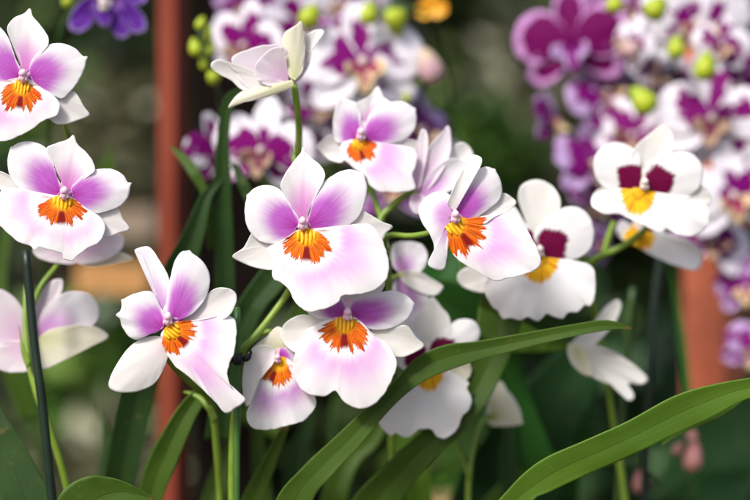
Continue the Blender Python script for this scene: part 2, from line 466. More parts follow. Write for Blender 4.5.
# ---- plant 1, far left
p1 = plant('orchid_plant', 60, .94, 'purple and white orchid at the far left, two large open flowers one above the other', 'orchid', GP)
f = Flower(p1, Q(0, 0, 3.333), (82, 250), .90, 'upper left flower cut by the picture edge')
f.pet('sepal', 'dorsal', (82, 250), [(78,235),(62,175),(30,118),(25,88),(45,60),(80,45),(100,28),(110,55),(140,90),(161,125),(158,155),(125,180),(95,230)], -2, 0, -7, 5)
f.pet('sepal', 'sepal', (110, 290), [(120,280),(180,295),(240,302),(262,322),(280,355),(299,384),(262,400),(220,413),(178,408),(130,350)], -6, 0, -4, 3)
f.pet('sepal', 'sepal', (60, 290), [(40,280),(-40,300),(-110,330),(-150,390),(-80,405),(0,380),(50,320)], -6, 0, -4, 3)
f.pet('petal', 'petal', (66, 258), [(70,240),(50,190),(30,130),(5,95),(-25,75),(-70,90),(-100,140),(-95,200),(-60,250),(-20,275),(40,280)], 0, 3, -5, -3)
f.pet('petal', 'petal', (96, 262), [(98,230),(125,175),(165,148),(210,145),(250,160),(276,187),(287,191),(283,225),(265,265),(240,300),(210,327),(180,318),(130,295)], 0, 3, -5, -3)
f.lip('lip', (80, 268), [(95,262),(150,300),(185,325),(198,352),(187,385),(140,405),(100,435),(60,455),(20,470),(-20,468),(-70,450),(-110,420),(-130,370),(-110,320),(-60,290),(20,268),(65,258)], ((74,280),(-.12,1),100,80))
f = Flower(p1, Q(0, 120, 3.333), (219, 240), .90, 'lower left flower facing the camera')
f.pet('sepal', 'dorsal', (222, 240), [(215,225),(200,170),(165,118),(156,92),(185,78),(225,65),(245,50),(258,80),(290,110),(310,140),(316,168),(290,190),(245,228)], -2, 0, -7, 5)
f.pet('sepal', 'sepal', (255, 285), [(270,275),(340,285),(390,290),(410,330),(433,363),(400,375),(345,392),(300,350)], -6, 0, -4, 3)
f.pet('sepal', 'sepal', (160, 270), [(150,262),(110,245),(60,215),(20,178),(-25,170),(-20,205),(10,240),(80,290),(150,290)], -6, 0, -4, 3)
f.pet('petal', 'petal', (202, 246), [(205,228),(188,185),(170,120),(150,90),(110,73),(62,76),(30,108),(27,160),(40,200),(70,235),(110,257),(165,266)], 0, 3, -5, -3)
f.pet('petal', 'petal', (236, 252), [(238,232),(255,205),(285,180),(320,165),(370,163),(410,182),(426,208),(434,212),(428,255),(400,287),(350,307),(310,310),(265,290)], 0, 3, -5, -3)
f.lip('lip', (217, 258), [(232,252),(290,295),(335,325),(350,360),(337,400),(295,425),(260,450),(240,469),(212,463),(205,445),(165,432),(130,423),(115,434),(100,420),(60,405),(20,370),(-15,335),(-22,280),(0,240),(40,225),(90,240),(150,252),(200,250)], ((208,262),(-.05,1),105,98))
# back flower seen from behind, low left
f = Flower(p1, Q(0, 250, 2.0), (68, 170), .955, 'out of focus flower seen from behind below the two open ones', 'calyx', column=False)
f.pet('petal', 'petal_pale', (52, 180), [(52,165),(45,120),(20,88),(-15,78),(-40,110),(-42,160),(-10,192),(35,198)], 0, 2, 3, 2)
f.pet('sepal', 'petal_pale', (70, 165), [(66,150),(75,100),(98,65),(125,60),(118,100),(92,150),(78,168)], 1, 1, 2, 2)
f.pet('petal', 'petal_soft', (76, 170), [(76,155),(88,118),(130,85),(178,88),(198,118),(188,150),(135,172),(90,182)], 2, 2, 3, 2)
f.pet('sepal', 'sepal_cream', (76, 178), [(90,165),(130,152),(185,152),(217,173),(180,195),(130,220),(85,238),(70,200)], 4, 1, 3, 2)
f.pet('sepal', 'petal_pale', (62, 185), [(50,180),(0,188),(-30,210),(0,240),(40,245),(70,235),(72,200)], 4, 1, 3, 2)
f = Flower(p1, Q(0, 120, 3.333), (250, 440), .955, 'blurred flower half hidden below the lower left flower', 'calyx', column=False)
f.pet('petal', 'petal_pale', (250, 430), [(240,410),(300,395),(350,378),(405,385),(412,420),(370,460),(290,480),(250,470)], 0, 2, 2, 2)
f.pet('petal', 'petal_pale', (240, 435), [(255,410),(200,400),(115,428),(125,458),(180,475),(240,480),(262,460)], 0, 2, 2, 2)
f.pet('sepal', 'sepal_cream', (270, 450), [(280,430),(350,430),(400,438),(445,462),(400,475),(330,488),(270,480)], -3, 2, 2, 2)
stem(p1, [
  ([(82, 590, .95), (68, 492, .945), (50, 430, .94), (35, 385, .94), (27, 345, .945), (25, 310, .95), (26, 285, .955)], [4.5, 4.2, 4.2, 4.0, 4.6, 3.6, 2.0]),
  ([(27, 345, .945), (30, 318, .95), (40, 288, .95), (55, 268, .955), (64, 256, .96), (72, 252, .96)], [3.5, 3, 2.8, 2.8]),
  ([(72, 252, .96), (80, 215, .965), (88, 175, .96), (74, 150, .955), (66, 128, .945), (60, 105, .935), (45, 88, .92), (25, 76, .91)], [2.8, 2.6, 2.6, 2.4, 2.4]),
  ([(88, 175, .96), (80, 180, .935), (66, 192, .91)], [2.4, 2.2]),
  ([(64, 256, .96), (72, 252, .957), (75, 251, .955)], [2.6, 2.4]),
  ([(28, 325, .947), (32, 332, .953), (34, 336, .955)], [2.6, 2.4])])
leafblade(p1, M['leaf_c'], [(20,600),(5,520),(-15,440),(-30,390),(-40,350)], [(75,600),(60,520),(35,465),(5,415),(-38,348)], [.93,.93,.94,.96], 4)
leafblade(p1, M['leaf_a'], [(40,600),(48,530),(60,495),(78,480),(98,476),(125,482),(152,497)], [(95,610),(100,560),(105,530),(115,515),(125,506),(140,503),(154,500)], [.90,.89,.885,.89,.895], 3, seed=3)

# ---- plant 2, left of centre, with the turned flower
p2 = plant('orchid_plant', 205, .96, 'lone purple and white orchid flower turned to the right in front of the red post', 'orchid', GP)
f = Flower(p2, Q(100, 230, 2.5), (172, 218), .89, None)
f.pet('sepal', 'sepal', (205, 228), [(215,210),(250,185),(285,148),(322,146),(342,165),(333,200),(312,222),(260,240)], -7, 2, -3, 3)
f.pet('sepal', 'sepal', (168, 285), [(165,272),(125,266),(85,283),(50,323),(21,385),(48,406),(100,402),(142,377),(170,315)], -5, 4, -5, -5)
f.pet('sepal', 'petal_soft', (165, 228), [(155,215),(138,170),(124,110),(106,65),(86,50),(122,42),(148,75),(172,120),(178,180),(172,220)], -5, 3, -8, 5, ruf=1.0)
f.pet('petal', 'petal', (182, 232), [(170,210),(168,160),(178,110),(190,72),(212,52),(250,72),(273,108),(272,150),(252,188),(215,218)], 0, 4, -4, -4)
f.pet('petal', 'petal', (158, 246), [(165,225),(150,190),(130,155),(90,158),(58,175),(52,200),(40,212),(50,222),(55,240),(72,266),(95,274),(115,258),(140,256)], 0, 4, -4, -3, ruf=1.2)
f.lip('lip', (172, 245), [(180,232),(215,228),(265,222),(318,213),(341,238),(337,300),(325,332),(319,365),(333,400),(364,424),(338,446),(314,458),(290,432),(258,400),(220,365),(186,338),(162,300),(152,262)], ((174,248),(.75,.66),74,66), rise=10, bend=-14, cross=-10, ruf=2.6)
stem(p2, [
  ([(225, 600, .96), (220, 500, .955), (217, 450, .95), (213, 412, .945), (206, 395, .935), (190, 382, .925), (175, 368, .912), (166, 352, .905), (168, 325, .897)], [4.2, 4.0, 3.8, 4.2, 3.6, 3.4, 3.2]),
  ([(213, 412, .945), (202, 400, .948), (192, 394, .95), (184, 392, .952)], [4.5, 3.2, 1.0])], label='bright green flower stem')
leafblade(p2, M['leaf_c'], [(95,600),(97,520),(105,470),(117,405),(135,340),(160,275),(184,231),(202,193),(220,178),(236,163)], [(132,600),(130,520),(136,482),(150,415),(165,360),(185,300),(203,240),(211,200),(222,182),(236,163)], [.99,.985,.98,.975,.98,.99], 5)
leafblade(p2, M['leaf_a'], [(120,600),(132,520),(138,494),(148,460),(170,420),(186,398),(208,378)], [(160,600),(158,520),(162,500),(178,460),(193,424),(205,400),(212,376)], [.96,.955,.95,.95], 4)
leafblade(p2, M['leaf_c'], [(210,420),(214,330),(215,256),(214,188),(217,140),(221,109),(226,95),(238,88),(250,84)], [(240,420),(236,330),(234,256),(231,188),(229,140),(232,112),(235,104),(243,96),(250,84)], [1.0,.995,.99,.99,.985,.98], 3)
leafblade(p2, M['leaf_a'], [(208,250),(203,200),(190,176),(178,158),(169,146)], [(222,250),(210,196),(198,168),(184,153),(169,146)], [.995,.99,.99,1.0], 1.5)
leafblade(p2, M['leaf_c'], [(262,240),(252,215),(240,190),(234,172),(230,160)], [(276,240),(260,208),(248,182),(238,166),(230,160)], [.99,.985,.985,.99], 1.5)

# ---- plant 3, centre
p3 = plant('orchid_plant', 250, .95, 'central orchid with the largest open flower and orange mask, tied to the green stake', 'orchid', GP)
f = Flower(p3, Q(225, 140, 2.778), (216, 228), .90, 'large open flower in the middle')
f.pet('sepal', 'dorsal', (214, 232), [(207,222),(186,185),(166,150),(154,127),(166,95),(190,60),(210,36),(217,20),(236,45),(265,70),(278,95),(271,120),(255,145),(236,190),(222,222)], -2, 0, -7, 5)
f.pet('sepal', 'sepal', (185, 270), [(175,262),(130,262),(78,258),(52,298),(20,323),(52,343),(90,356),(135,360),(185,330)], -6, 0, -5, 4)
f.pet('sepal', 'sepal', (250, 262), [(290,240),(345,222),(375,196),(405,208),(435,226),(466,240),(448,258),(438,278),(400,325),(300,310)], -6, 0, -5, 4)
f.pet('petal', 'petal', (202, 240), [(205,222),(187,190),(168,152),(136,129),(98,127),(69,145),(56,180),(56,217),(65,247),(84,272),(110,286),(145,287),(180,268)], 0, 3, -5, -3)
f.pet('petal', 'petal', (231, 240), [(234,218),(242,180),(256,140),(283,110),(318,88),(350,82),(381,94),(394,125),(391,165),(376,207),(350,233),(320,246),(275,248),(245,252)], 0, 3, -5, -3)
f.lip('lip', (217, 250), [(236,246),(290,250),(350,240),(395,232),(425,255),(442,290),(456,345),(449,385),(425,412),(395,425),(360,430),(335,432),(322,436),(316,450),(290,466),(262,473),(235,479),(210,465),(190,442),(178,415),(155,395),(135,385),(130,368),(134,350),(124,320),(120,298),(148,288),(180,266),(200,250)], ((226,256),(.02,1),98,86))
# lower centre
f = Flower(p3, Q(230, 280, 3.125), (368, 102), .912, 'open flower below the middle one, its petals tucked under that lip')
f.pet('sepal', 'wsepal', (368, 100), [(350,80),(350,30),(380,0),(430,-15),(482,0),(472,40),(440,60),(390,95)], -5, 0, -4, 5)
f.pet('sepal', 'wsepal', (310, 145), [(300,125),(262,112),(218,110),(175,133),(156,170),(170,202),(205,227),(245,220),(300,180)], -6, 0, -3, 4)
f.pet('sepal', 'wsepal', (440, 165), [(450,150),(500,148),(552,143),(582,180),(607,206),(570,230),(530,241),(460,220)], -6, 0, -3, 4)
f.pet('petal', 'petal', (352, 108), [(345,118),(295,124),(262,116),(243,100),(248,70),(280,48),(325,30),(352,55),(362,90)], 0, 2, -4, -3)
f.pet('petal', 'petal', (384, 110), [(378,90),(385,62),(420,46),(470,38),(515,34),(560,54),(574,85),(556,120),(520,145),(465,156),(415,142)], 0, 2, -4, -3)
f.lip('lip', (368, 120), [(385,115),(410,130),(445,168),(490,198),(513,233),(522,270),(502,320),(476,365),(440,395),(400,403),(365,387),(345,368),(333,350),(322,349),(300,362),(268,363),(230,350),(205,312),(196,272),(204,230),(224,172),(258,146),(305,125),(350,115)], ((358,125),(-.02,1),108,90), rise=16, bend=-16)
# side flower at lower left of it
f = Flower(p3, Q(230, 280, 3.125), (150, 240), .918, 'flower in side view at the left, partly behind its neighbour', 'column', size=.7)
f.pet('sepal', 'sepal_cream', (150, 225), [(160,215),(190,200),(182,172),(150,146),(112,178),(66,216),(100,215)], -3, 3, -3, 3)
f.pet('petal', 'petal', (160, 235), [(148,215),(140,196),(172,195),(202,225),(206,262),(180,285),(155,262)], -2, 2, -3, -3)
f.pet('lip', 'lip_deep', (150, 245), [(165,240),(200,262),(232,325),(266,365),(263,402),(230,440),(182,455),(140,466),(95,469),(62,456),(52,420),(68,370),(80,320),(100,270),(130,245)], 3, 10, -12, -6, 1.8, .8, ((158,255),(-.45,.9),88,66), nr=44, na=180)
f.pet('petal', 'sepal', (120, 240), [(135,215),(100,203),(62,223),(44,262),(38,330),(48,392),(66,382),(80,330),(110,292),(138,255)], 8, 4, -4, 5, ruf=1.5)
# half-open flower in profile at the top
f = Flower(p3, Q(180, 0, 3.333), (375, 272), .925, 'half open pale flower in profile on the tall stem', 'calyx', column=False)
f.pet('petal', 'petal_pale', (352, 262), [(385,262),(400,205),(418,166),(438,178),(428,222),(400,265),(370,280)], -5, 2, 2, 2)
f.pet('petal', 'sepal', (385, 250), [(392,200),(412,130),(440,103),(474,98),(477,115),(448,142),(430,170),(412,220)], -4, 2, 2, 2)
f.pet('petal', 'petal_pale', (360, 268), [(365,250),(372,210),(345,155),(290,149),(230,163),(174,190),(183,235),(212,285),(280,305),(340,288)], -1, 5, 3, 8)
f.pet('lip', 'petal_pale', (362, 268), [(355,230),(345,170),(335,155),(298,166),(254,210),(250,250),(275,278),(320,285)], 3, 5, 3, 8, ruf=2)
f.pet('sepal', 'sepal_cream', (382, 268), [(372,262),(350,215),(341,150),(350,108),(385,84),(404,70),(413,100),(417,170),(406,240)], 5, 3, 3, -4)
f.pet('petal', 'sepal', (350, 275), [(335,265),(290,278),(235,272),(182,238),(142,199),(108,205),(104,226),(132,248),(170,268),(215,302),(290,300)], 5, 4, 2, 4)
f.pet('sepal', 'sepal_cream', (372, 276), [(372,268),(330,276),(270,288),(215,300),(182,325),(161,360),(200,344),(280,327),(345,302),(375,288)], 8, 5, 2, -4)
stem(p3, [
  ([(234, 600, .94), (232, 500, .935), (233, 440, .93), (237, 395, .925), (241, 354, .916), (254, 338, .916), (270, 318, .92), (285, 297, .922), (300, 270, .93), (306, 240, .935), (306, 200, .96), (299, 160, .95), (299, 130, .94), (297, 105, .93), (294, 84, .925)], [4.4, 4.2, 4.0, 4.0, 4.4, 4.2, 4.0, 3.8, 3.8, 3.6, 3.6, 3.9, 3.6, 3.4]),
  ([(306, 240, .935), (304, 232, .92), (303, 224, .905)], [3, 2.6]),
  ([(300, 270, .93), (325, 290, .94), (346, 315, .93), (348, 314, .918)], [3, 2.6]),
  ([(252, 340, .93), (262, 333, .928), (276, 332, .925), (284, 338, .924), (281, 350, .922), (278, 356, .92)], [3.4, 3.0, 3.0, 2.6])])
leafblade(p3, M['leaf_a'], [(222,600),(238,510),(262,462),(281,427)], [(245,600),(262,510),(276,465),(289,428)], [.97,.965,.96], 2)
leafblade(p3, M['leaf_c'], [(205,440),(215,370),(225,328),(241,298),(264,266),(280,250)], [(240,440),(242,378),(250,345),(264,310),(288,282),(300,255)], [.985,.98,.975,.98], 4)
leafblade(p3, M['leaf_a'], [(255,610),(272,510),(300,470),(332,440),(352,421),(372,403),(396,380),(416,358),(445,345),(479,341),(520,334),(570,325),(608,320),(633,329)],
   [(300,620),(310,510),(334,474),(358,448),(380,421),(402,398),(426,380),(450,370),(480,360),(510,352),(550,342),(585,334),(610,330),(633,329)], [.93,.925,.92,.922,.925,.925,.92,.92], 1.8, label='long leaf arching to the right across the lower flowers')

# ---- plant 4, right of centre
p4 = plant('orchid_plant', 388, .98, 'orchid right of centre whose flower faces right showing an orange mask, with two more above', 'orchid', GP)
f = Flower(p4, Q(300, 80, 3.571), (218, 190), .945, 'softly blurred upper flower with a deep orange mask')
f.pet('sepal', 'dorsal', (222, 190), [(205,170),(190,120),(205,80),(245,58),(278,23),(300,60),(327,85),(322,125),(245,170)], -3, 0, -6, 4)
f.pet('sepal', 'sepal', (170, 245), [(160,230),(120,198),(100,198),(60,234),(80,262),(110,288),(155,290)], -6, 0, -4, 4)
f.pet('sepal', 'sepal', (290, 240), [(300,225),(370,212),(420,218),(442,240),(405,290),(300,280)], -6, 0, -4, 4)
f.pet('petal', 'petal', (202, 208), [(175,222),(128,218),(117,160),(124,110),(140,73),(175,71),(205,85),(218,130),(215,190)], 0, 3, -4, -3)
f.pet('petal', 'petal', (238, 208), [(232,180),(240,140),(265,105),(320,80),(370,78),(409,104),(416,150),(402,187),(370,215),(320,226),(265,225)], 0, 3, -4, -3)
f.lip('lip', (215, 215), [(235,215),(300,228),(360,234),(410,250),(417,290),(402,340),(411,386),(370,400),(320,401),(285,398),(250,376),(235,345),(190,312),(150,275),(146,232),(185,212)], ((206,218),(.30,.95),88,68), off=3)
f = Flower(p4, Q(400, 120, 2.778), (153, 265), .908, 'flower turned to the right with an orange fan shaped mask')
f.pet('sepal', 'sepal', (190, 275), [(220,240),(262,225),(290,203),(323,228),(302,252),(262,278)], -7, 0, -3, 3)
f.pet('petal', 'petal', (162, 268), [(152,235),(170,185),(200,150),(240,129),(271,150),(284,190),(276,222),(232,258),(190,280)], -1, 3, -3, -4)
f.pet('sepal', 'sepal', (152, 255), [(132,235),(148,190),(173,140),(193,115),(203,96),(226,105),(223,130),(192,170),(168,215)], 4, 3, -4, 6)
f.pet('petal', 'petal_soft', (140, 272), [(150,245),(135,205),(90,203),(54,238),(59,280),(84,320),(95,360),(78,402),(119,417),(130,370),(118,330),(125,300)], 2, 5, -2, -5, ruf=1.4)
f.lip('lip', (150, 280), [(168,270),(200,282),(232,290),(262,270),(300,258),(335,278),(366,328),(387,370),(390,405),(352,427),(300,440),(264,447),(215,422),(180,402),(150,376),(130,342),(120,305)], ((148,285),(.60,.80),100,84), rise=12, bend=-12, cross=-6)
f = Flower(p4, Q(400, 120, 2.778), (42, 200), .95, 'pale pink flower seen from behind', 'calyx', column=False)
f.pet('sepal', 'petal_pale', (42, 195), [(32,180),(32,120),(46,70),(58,28),(74,32),(78,80),(66,140),(54,190)], 3, 3, -2, 3)
f.pet('petal', 'petal_pale', (50, 200), [(42,185),(60,130),(85,70),(120,30),(131,16),(141,30),(140,90),(115,145),(75,195)], 0, 3, -2, 4)
f.pet('petal', 'petal_soft', (56, 206), [(60,190),(90,140),(135,108),(180,112),(196,140),(175,175),(120,205),(75,218)], 1, 3, -2, 4)
f.pet('sepal', 'sepal', (60, 200), [(80,170),(130,95),(165,62),(192,72),(205,105),(190,140),(120,190)], -6, 0, -2, 4)
f.pet('sepal', 'petal_pale', (45, 205), [(55,205),(75,225),(70,250),(45,262),(28,240),(30,210)], 4, 1, 1, 3)
f = Flower(p4, Q(370, 220, 3.475), (110, 190), .965, 'blurred pale flower hidden behind the two open flowers', 'calyx', column=False)
f.pet('petal', 'petal_soft', (105, 180), [(80,160),(78,90),(120,75),(180,85),(200,130),(180,175),(130,195)], 0, 1, 1, 3)
f.pet('sepal', 'wsepal', (110, 195), [(110,180),(160,175),(215,205),(254,232),(225,262),(170,250),(115,215)], 2, 1, 1, 3)
f.pet('petal', 'petal_soft', (115, 205), [(100,200),(150,210),(195,250),(215,320),(205,390),(170,410),(120,360),(85,290),(80,230)], 1, 1, 1, 3)
stem(p4, [
  ([(395, 620, 1.0), (392, 500, .99), (392, 400, .985), (390, 330, .97), (389, 288, .955), (388, 262, .945), (385, 240, .935), (392, 235, .928), (410, 236, .922), (428, 233, .916), (440, 228, .914)], [4.5, 4.5, 4.5, 4.5, 4.6, 4.4, 4.2, 3.4, 3.0, 3.0, 2.8]),
  ([(387, 250, .942), (380, 222, .95), (390, 208, .952), (402, 198, .953), (413, 190, .95), (415, 188, .95)], [4.2, 3.6, 3.8, 3.6, 3.4]),
  ([(382, 220, .955), (372, 190, .97), (362, 150, .965), (360, 136, .95)], [3.4, 3.0, 2.6]),
  ([(389, 280, .955), (398, 276, .965), (402, 274, .965)], [3, 2.6])], mat='stem')
leafblade(p4, M['leaf_b'], [(360,190),(385,168),(410,160),(440,162),(470,175)], [(362,200),(388,182),(412,172),(438,174),(470,175)], [1.02,1.01,1.01,1.02], 1)
leafblade(p4, M['leaf_e'], [(520,470),(490,400),(455,345),(425,310),(405,290)], [(560,470),(530,395),(515,340),(480,290),(405,275)], [1.05,1.04,1.03,1.03], 3)
leafblade(p4, M['leaf_e'], [(400,420),(408,340),(412,300),(425,265),(455,235)], [(450,420),(452,340),(458,300),(462,270),(455,235)], [1.06,1.05,1.05,1.06], 3)
leafblade(p4, M['leaf_a'], [(318,620),(340,520),(388,462),(418,434),(442,408),(462,380),(474,340),(480,300),(488,260)], [(370,620),(392,520),(428,466),(458,438),(482,410),(498,382),(514,346),(522,305),(488,260)], [.97,.965,.96,.96,.965,.975], 4)

# ---- plant 5, white orchid right
p5 = plant('orchid_plant', 600, 1.0, 'white orchid with maroon eyes and yellow throats on the right', 'orchid')
f = Flower(p5, Q(470, 160, 2.778), (192, 250), .955, 'white flower with scalloped lip beside the turned purple flower', 'column_w', size=.95)
f.pet('sepal', 'wsepal', (185, 240), [(170,200),(148,150),(134,105),(144,70),(185,54),(226,70),(250,105),(247,145),(215,215)], -4, 0, -3, 4)
f.pet('sepal', 'wsepal', (150, 290), [(130,280),(60,300),(0,295),(-35,320),(-20,352),(40,368),(130,340)], -5, 0, -3, 3)
f.pet('petal', 'wpetal', (188, 252), [(180,215),(150,170),(120,128),(85,135),(65,170),(90,220),(140,260),(175,268)], -1, 2, -3, -3)
f.pet('petal', 'wpetal', (200, 262), [(185,230),(180,200),(220,158),(262,132),(305,134),(336,164),(345,210),(332,250),(290,276),(240,282)], 0, 2, -3, -3)
f.lip('wlip', (198, 272), [(225,272),(290,280),(336,294),(349,330),(346,380),(335,405),(318,404),(300,422),(272,425),(258,441),(235,436),(212,428),(190,447),(160,436),(140,446),(112,438),(92,442),(78,420),(62,408),(40,362),(50,328),(100,306),(150,284),(180,266)], ((192,268),(-.05,1),82,62), ruf=2.2, bend=-15)
f = Flower(p5, Q(580, 110, 2.941), (186, 214), .955, 'white flower at the upper right, its maroon patches like a bow tie', 'column_w', size=.95)
f.pet('sepal', 'wsepal', (188, 205), [(170,180),(150,145),(166,105),(210,65),(244,43),(266,60),(278,90),(267,130),(210,192)], -4, 0, -3, 4)
f.pet('sepal', 'wsepal', (270, 255), [(300,225),(350,218),(378,240),(386,270),(350,288),(290,280)], -5, 0, -3, 3)
f.pet('sepal', 'wsepal', (140, 250), [(120,230),(80,225),(45,240),(38,268),(80,300),(140,285)], -5, 0, -3, 3)
f.pet('petal', 'wpetal', (179, 222), [(172,195),(178,140),(155,112),(120,96),(80,99),(44,135),(41,180),(58,216),(92,238),(140,246)], 0, 2, -3, -3)
f.pet('petal', 'wpetal', (193, 224), [(195,195),(200,155),(235,140),(280,126),(330,129),(359,165),(359,210),(336,243),(290,262),(230,254)], 0, 2, -3, -3)
f.lip('wlip', (180, 236), [(205,238),(280,262),(340,257),(371,280),(382,312),(371,346),(330,371),(285,363),(255,350),(240,360),(200,346),(150,322),(110,305),(70,305),(34,280),(40,250),(80,228),(130,242),(160,232)], ((172,232),(-.06,1),88,58), ruf=2.4)
f = Flower(p5, Q(360, 280, 2.941), (198, 225), .955, 'white flower crossed by the long leaf', 'column_w')
f.pet('sepal', 'wsepal', (200, 215), [(170,190),(150,150),(160,105),(190,80),(212,50),(240,80),(263,110),(264,160),(230,200)], -4, 0, -3, 4)
f.pet('sepal', 'sepal_cream', (215, 270), [(240,240),(300,235),(325,250),(322,285),(270,320),(225,300)], -5, 0, -3, 4)
f.pet('petal', 'wpetal', (190, 240), [(195,215),(170,170),(130,125),(90,135),(85,190),(110,250),(150,265)], 0, 2, -3, -3)
f.pet('petal', 'wpetal', (212, 232), [(205,205),(225,170),(255,140),(292,116),(332,119),(352,145),(346,178),(300,225),(240,250)], 0, 2, -3, -3)
f.lip('wlip', (202, 250), [(225,250),(270,272),(318,300),(314,318),(327,345),(322,380),(302,398),(285,440),(250,466),(225,460),(212,440),(190,438),(170,442),(148,460),(128,462),(105,452),(90,458),(62,432),(52,400),(90,360),(130,300),(175,255)], ((203,248),(0,1),90,52), ruf=2.2)
f = Flower(p5, Q(540, 280, 2.27), (85, 165), .985, 'drooping white flower in profile past the leaf tip', 'calyx', column=False)
f.pet('petal', 'wsepal', (90, 160), [(75,140),(110,110),(148,62),(174,44),(185,58),(172,92),(142,130),(105,158)], -3, 2, 1, 3)
f.pet('lip', 'wsepal', (88, 168), [(85,150),(125,148),(170,164),(216,195),(245,225),(228,238),(200,235),(213,258),(211,272),(195,270),(178,240),(150,235),(110,215),(80,192)], 0, 3, -3, 4, 2.0)
f.pet('sepal', 'sepal_cream', (84, 165), [(70,142),(62,160),(72,190),(98,214),(120,215),(112,180),(95,150)], 3, 2, 1, 3)
f = Flower(p5, Q(580, 110, 2.941), (175, 352), 1.0, 'cream flower facing down behind the bow tie one', 'column_w', size=.6)
f.pet('lip', 'wlip', (175, 355), [(150,338),(200,362),(290,372),(342,398),(360,440),(340,470),(280,457),(220,432),(168,402),(112,372),(120,345)], 0, 3, -3, 4, 1.8, .8, ((165,350),(.6,.8),75,55))
f.pet('petal', 'wpetal', (185, 352), [(165,330),(180,318),(215,335),(250,355),(240,380),(200,372)], -3, 1, -1, 2)
f.pet('petal', 'petal_soft', (165, 350), [(130,325),(110,340),(112,372),(150,385),(175,365)], -3, 1, -1, 2)
f = Flower(p5, Q(360, 280, 2.941), (395, 400), 1.0, 'small cream flower tip low between the leaves', 'calyx', column=False)
f.pet('sepal', 'sepal_cream', (390, 400), [(370,390),(385,340),(412,298),(440,340),(468,395),(478,424),(430,428),(385,428)], 0, 2, 1, 3)
f.pet('sepal', 'wsepal', (395, 400), [(420,330),(450,345),(475,400),(455,428),(400,420)], -4, 2, 1, 3)
stem(p5, [
  ([(640, 620, 1.03), (625, 500, 1.02), (610, 400, 1.01), (598, 330, 1.0), (590, 290, .99), (588, 268, .985), (598, 258, .98), (615, 250, .975), (632, 240, .975), (648, 225, .975), (645, 205, .968), (643, 186, .958)], [4.2, 4.2, 4, 4, 3.8, 3.6, 4.2, 4.2, 4.0, 3.0, 2.6]),
  ([(590, 285, .988), (575, 262, .985), (555, 250, .98), (540, 250, .96)], [3.2, 2.8, 2.6]),
  ([(604, 255, .978), (608, 238, .99), (614, 222, .995)], [3.8, 3.4, 3.2]),
  ([(632, 242, .98), (638, 236, 1.0), (640, 230, 1.0)], [3.0, 2.6]),
  ([(600, 340, 1.0), (590, 350, .995), (578, 353, .987)], [3.0, 2.6]),
  ([(480, 620, .99), (468, 500, .985), (478, 430, .99), (490, 416, 1.0)], [3.6, 3.4, 2.8]),
  ([(470, 480, .985), (450, 420, .985), (430, 370, .98), (428, 356, .96)], [3.0, 2.8])])
leafblade(p5, M['leaf_b'], [(440,640),(470,540),(508,490),(540,461),(584,441),(628,421),(672,397),(707,386),(750,378),(790,374),(830,380)],
   [(500,640),(515,545),(532,502),(550,492),(584,476),(628,457),(672,436),(707,420),(745,400),(790,388),(830,380)], [.93,.92,.912,.91,.905,.905,.905,.91], 1.6, label='broad bright green leaf crossing the lower right corner')
leafblade(p5, M['leaf_a'], [(660,440),(690,420),(712,405),(735,392),(752,385)], [(662,446),(690,430),(716,420),(737,406),(752,392)], [.925,.922,.92,.918], 2)
leafblade(p5, M['leaf_d'], [(440,620),(450,500),(480,440),(520,390),(560,350),(585,340)], [(560,620),(560,500),(570,450),(590,410),(600,370),(585,340)], [1.12,1.11,1.1,1.1], 5)
leafblade(p5, M['leaf_b'], [(490,300),(500,312),(520,322),(545,335),(580,345)], [(490,318),(500,345),(520,352),(548,352),(580,345)], [1.02,1.01,1.01,1.02], 2)

for A_, B_, Y_, mt_, pl_ in [
    ([(300,600),(330,470),(365,430),(395,405)], [(330,600),(352,480),(380,442),(395,405)], 1.03, 'leaf_a', p3),
    ([(410,600),(405,480),(385,420),(360,380)], [(435,600),(430,480),(405,412),(360,380)], 1.06, 'leaf_b', p4),
    ([(520,600),(505,520),(500,450),(515,400)], [(545,600),(530,520),(516,455),(515,400)], 1.04, 'leaf_c', p5),
    ([(10,600),(80,520),(100,460),(98,400)], [(40,600),(105,520),(116,460),(98,400)], 1.08, 'leaf_c', p1),
    ([(170,620),(190,540),(212,470),(240,420)], [(196,620),(212,540),(228,478),(240,420)], 1.03, 'leaf_a', p2),
    ([(300,620),(285,520),(290,450),(320,400)], [(325,620),(308,520),(306,460),(320,400)], 1.1, 'leaf_c', p3),
    ([(440,600),(470,520),(520,470),(580,450)], [(470,620),(495,535),(535,490),(580,450)], 1.08, 'leaf_a', p5),
    ([(560,620),(600,540),(650,500),(710,500)], [(590,640),(625,560),(665,520),(710,500)], 1.08, 'leaf_c', p5),
    ([(262,620),(255,500),(252,430),(262,380)], [(280,620),(272,500),(264,435),(262,380)], 1.05, 'leaf_a', p3),
    ([(560,500),(575,440),(582,390),(578,350)], [(576,500),(590,440),(592,390),(578,350)], 1.12, 'leaf_e', p5),
    ([(20,420),(-10,330),(-5,250),(20,190)], [(38,420),(10,330),(8,255),(20,190)], 1.1, 'leaf_a', p1)]:
    leafblade(pl_, M[mt_], A_, B_, [Y_, Y_ - .01, Y_], 2.5, seed=A_[0][0])
for pl_, A_, B_, Y_ in [(p2, [(218,418),(212,405),(203,392)], [(212,424),(207,410),(203,392)], .94), (p1, [(31,362),(23,345),(19,326)], [(27,370),(21,352),(19,326)], .936), (p4, [(392,262),(384,250),(377,236)], [(386,268),(380,254),(377,236)], .93), (p5, [(594,272),(584,262),(576,248)], [(588,278),(580,266),(576,248)], .975), (p3, [(303,170),(296,158),(293,144)], [(297,178),(292,162),(293,144)], .944)]:
    leafblade(pl_, M['stem'], A_, B_, [Y_, Y_, Y_ + .002], 1.5, nt=16, ns=6, name='bract')
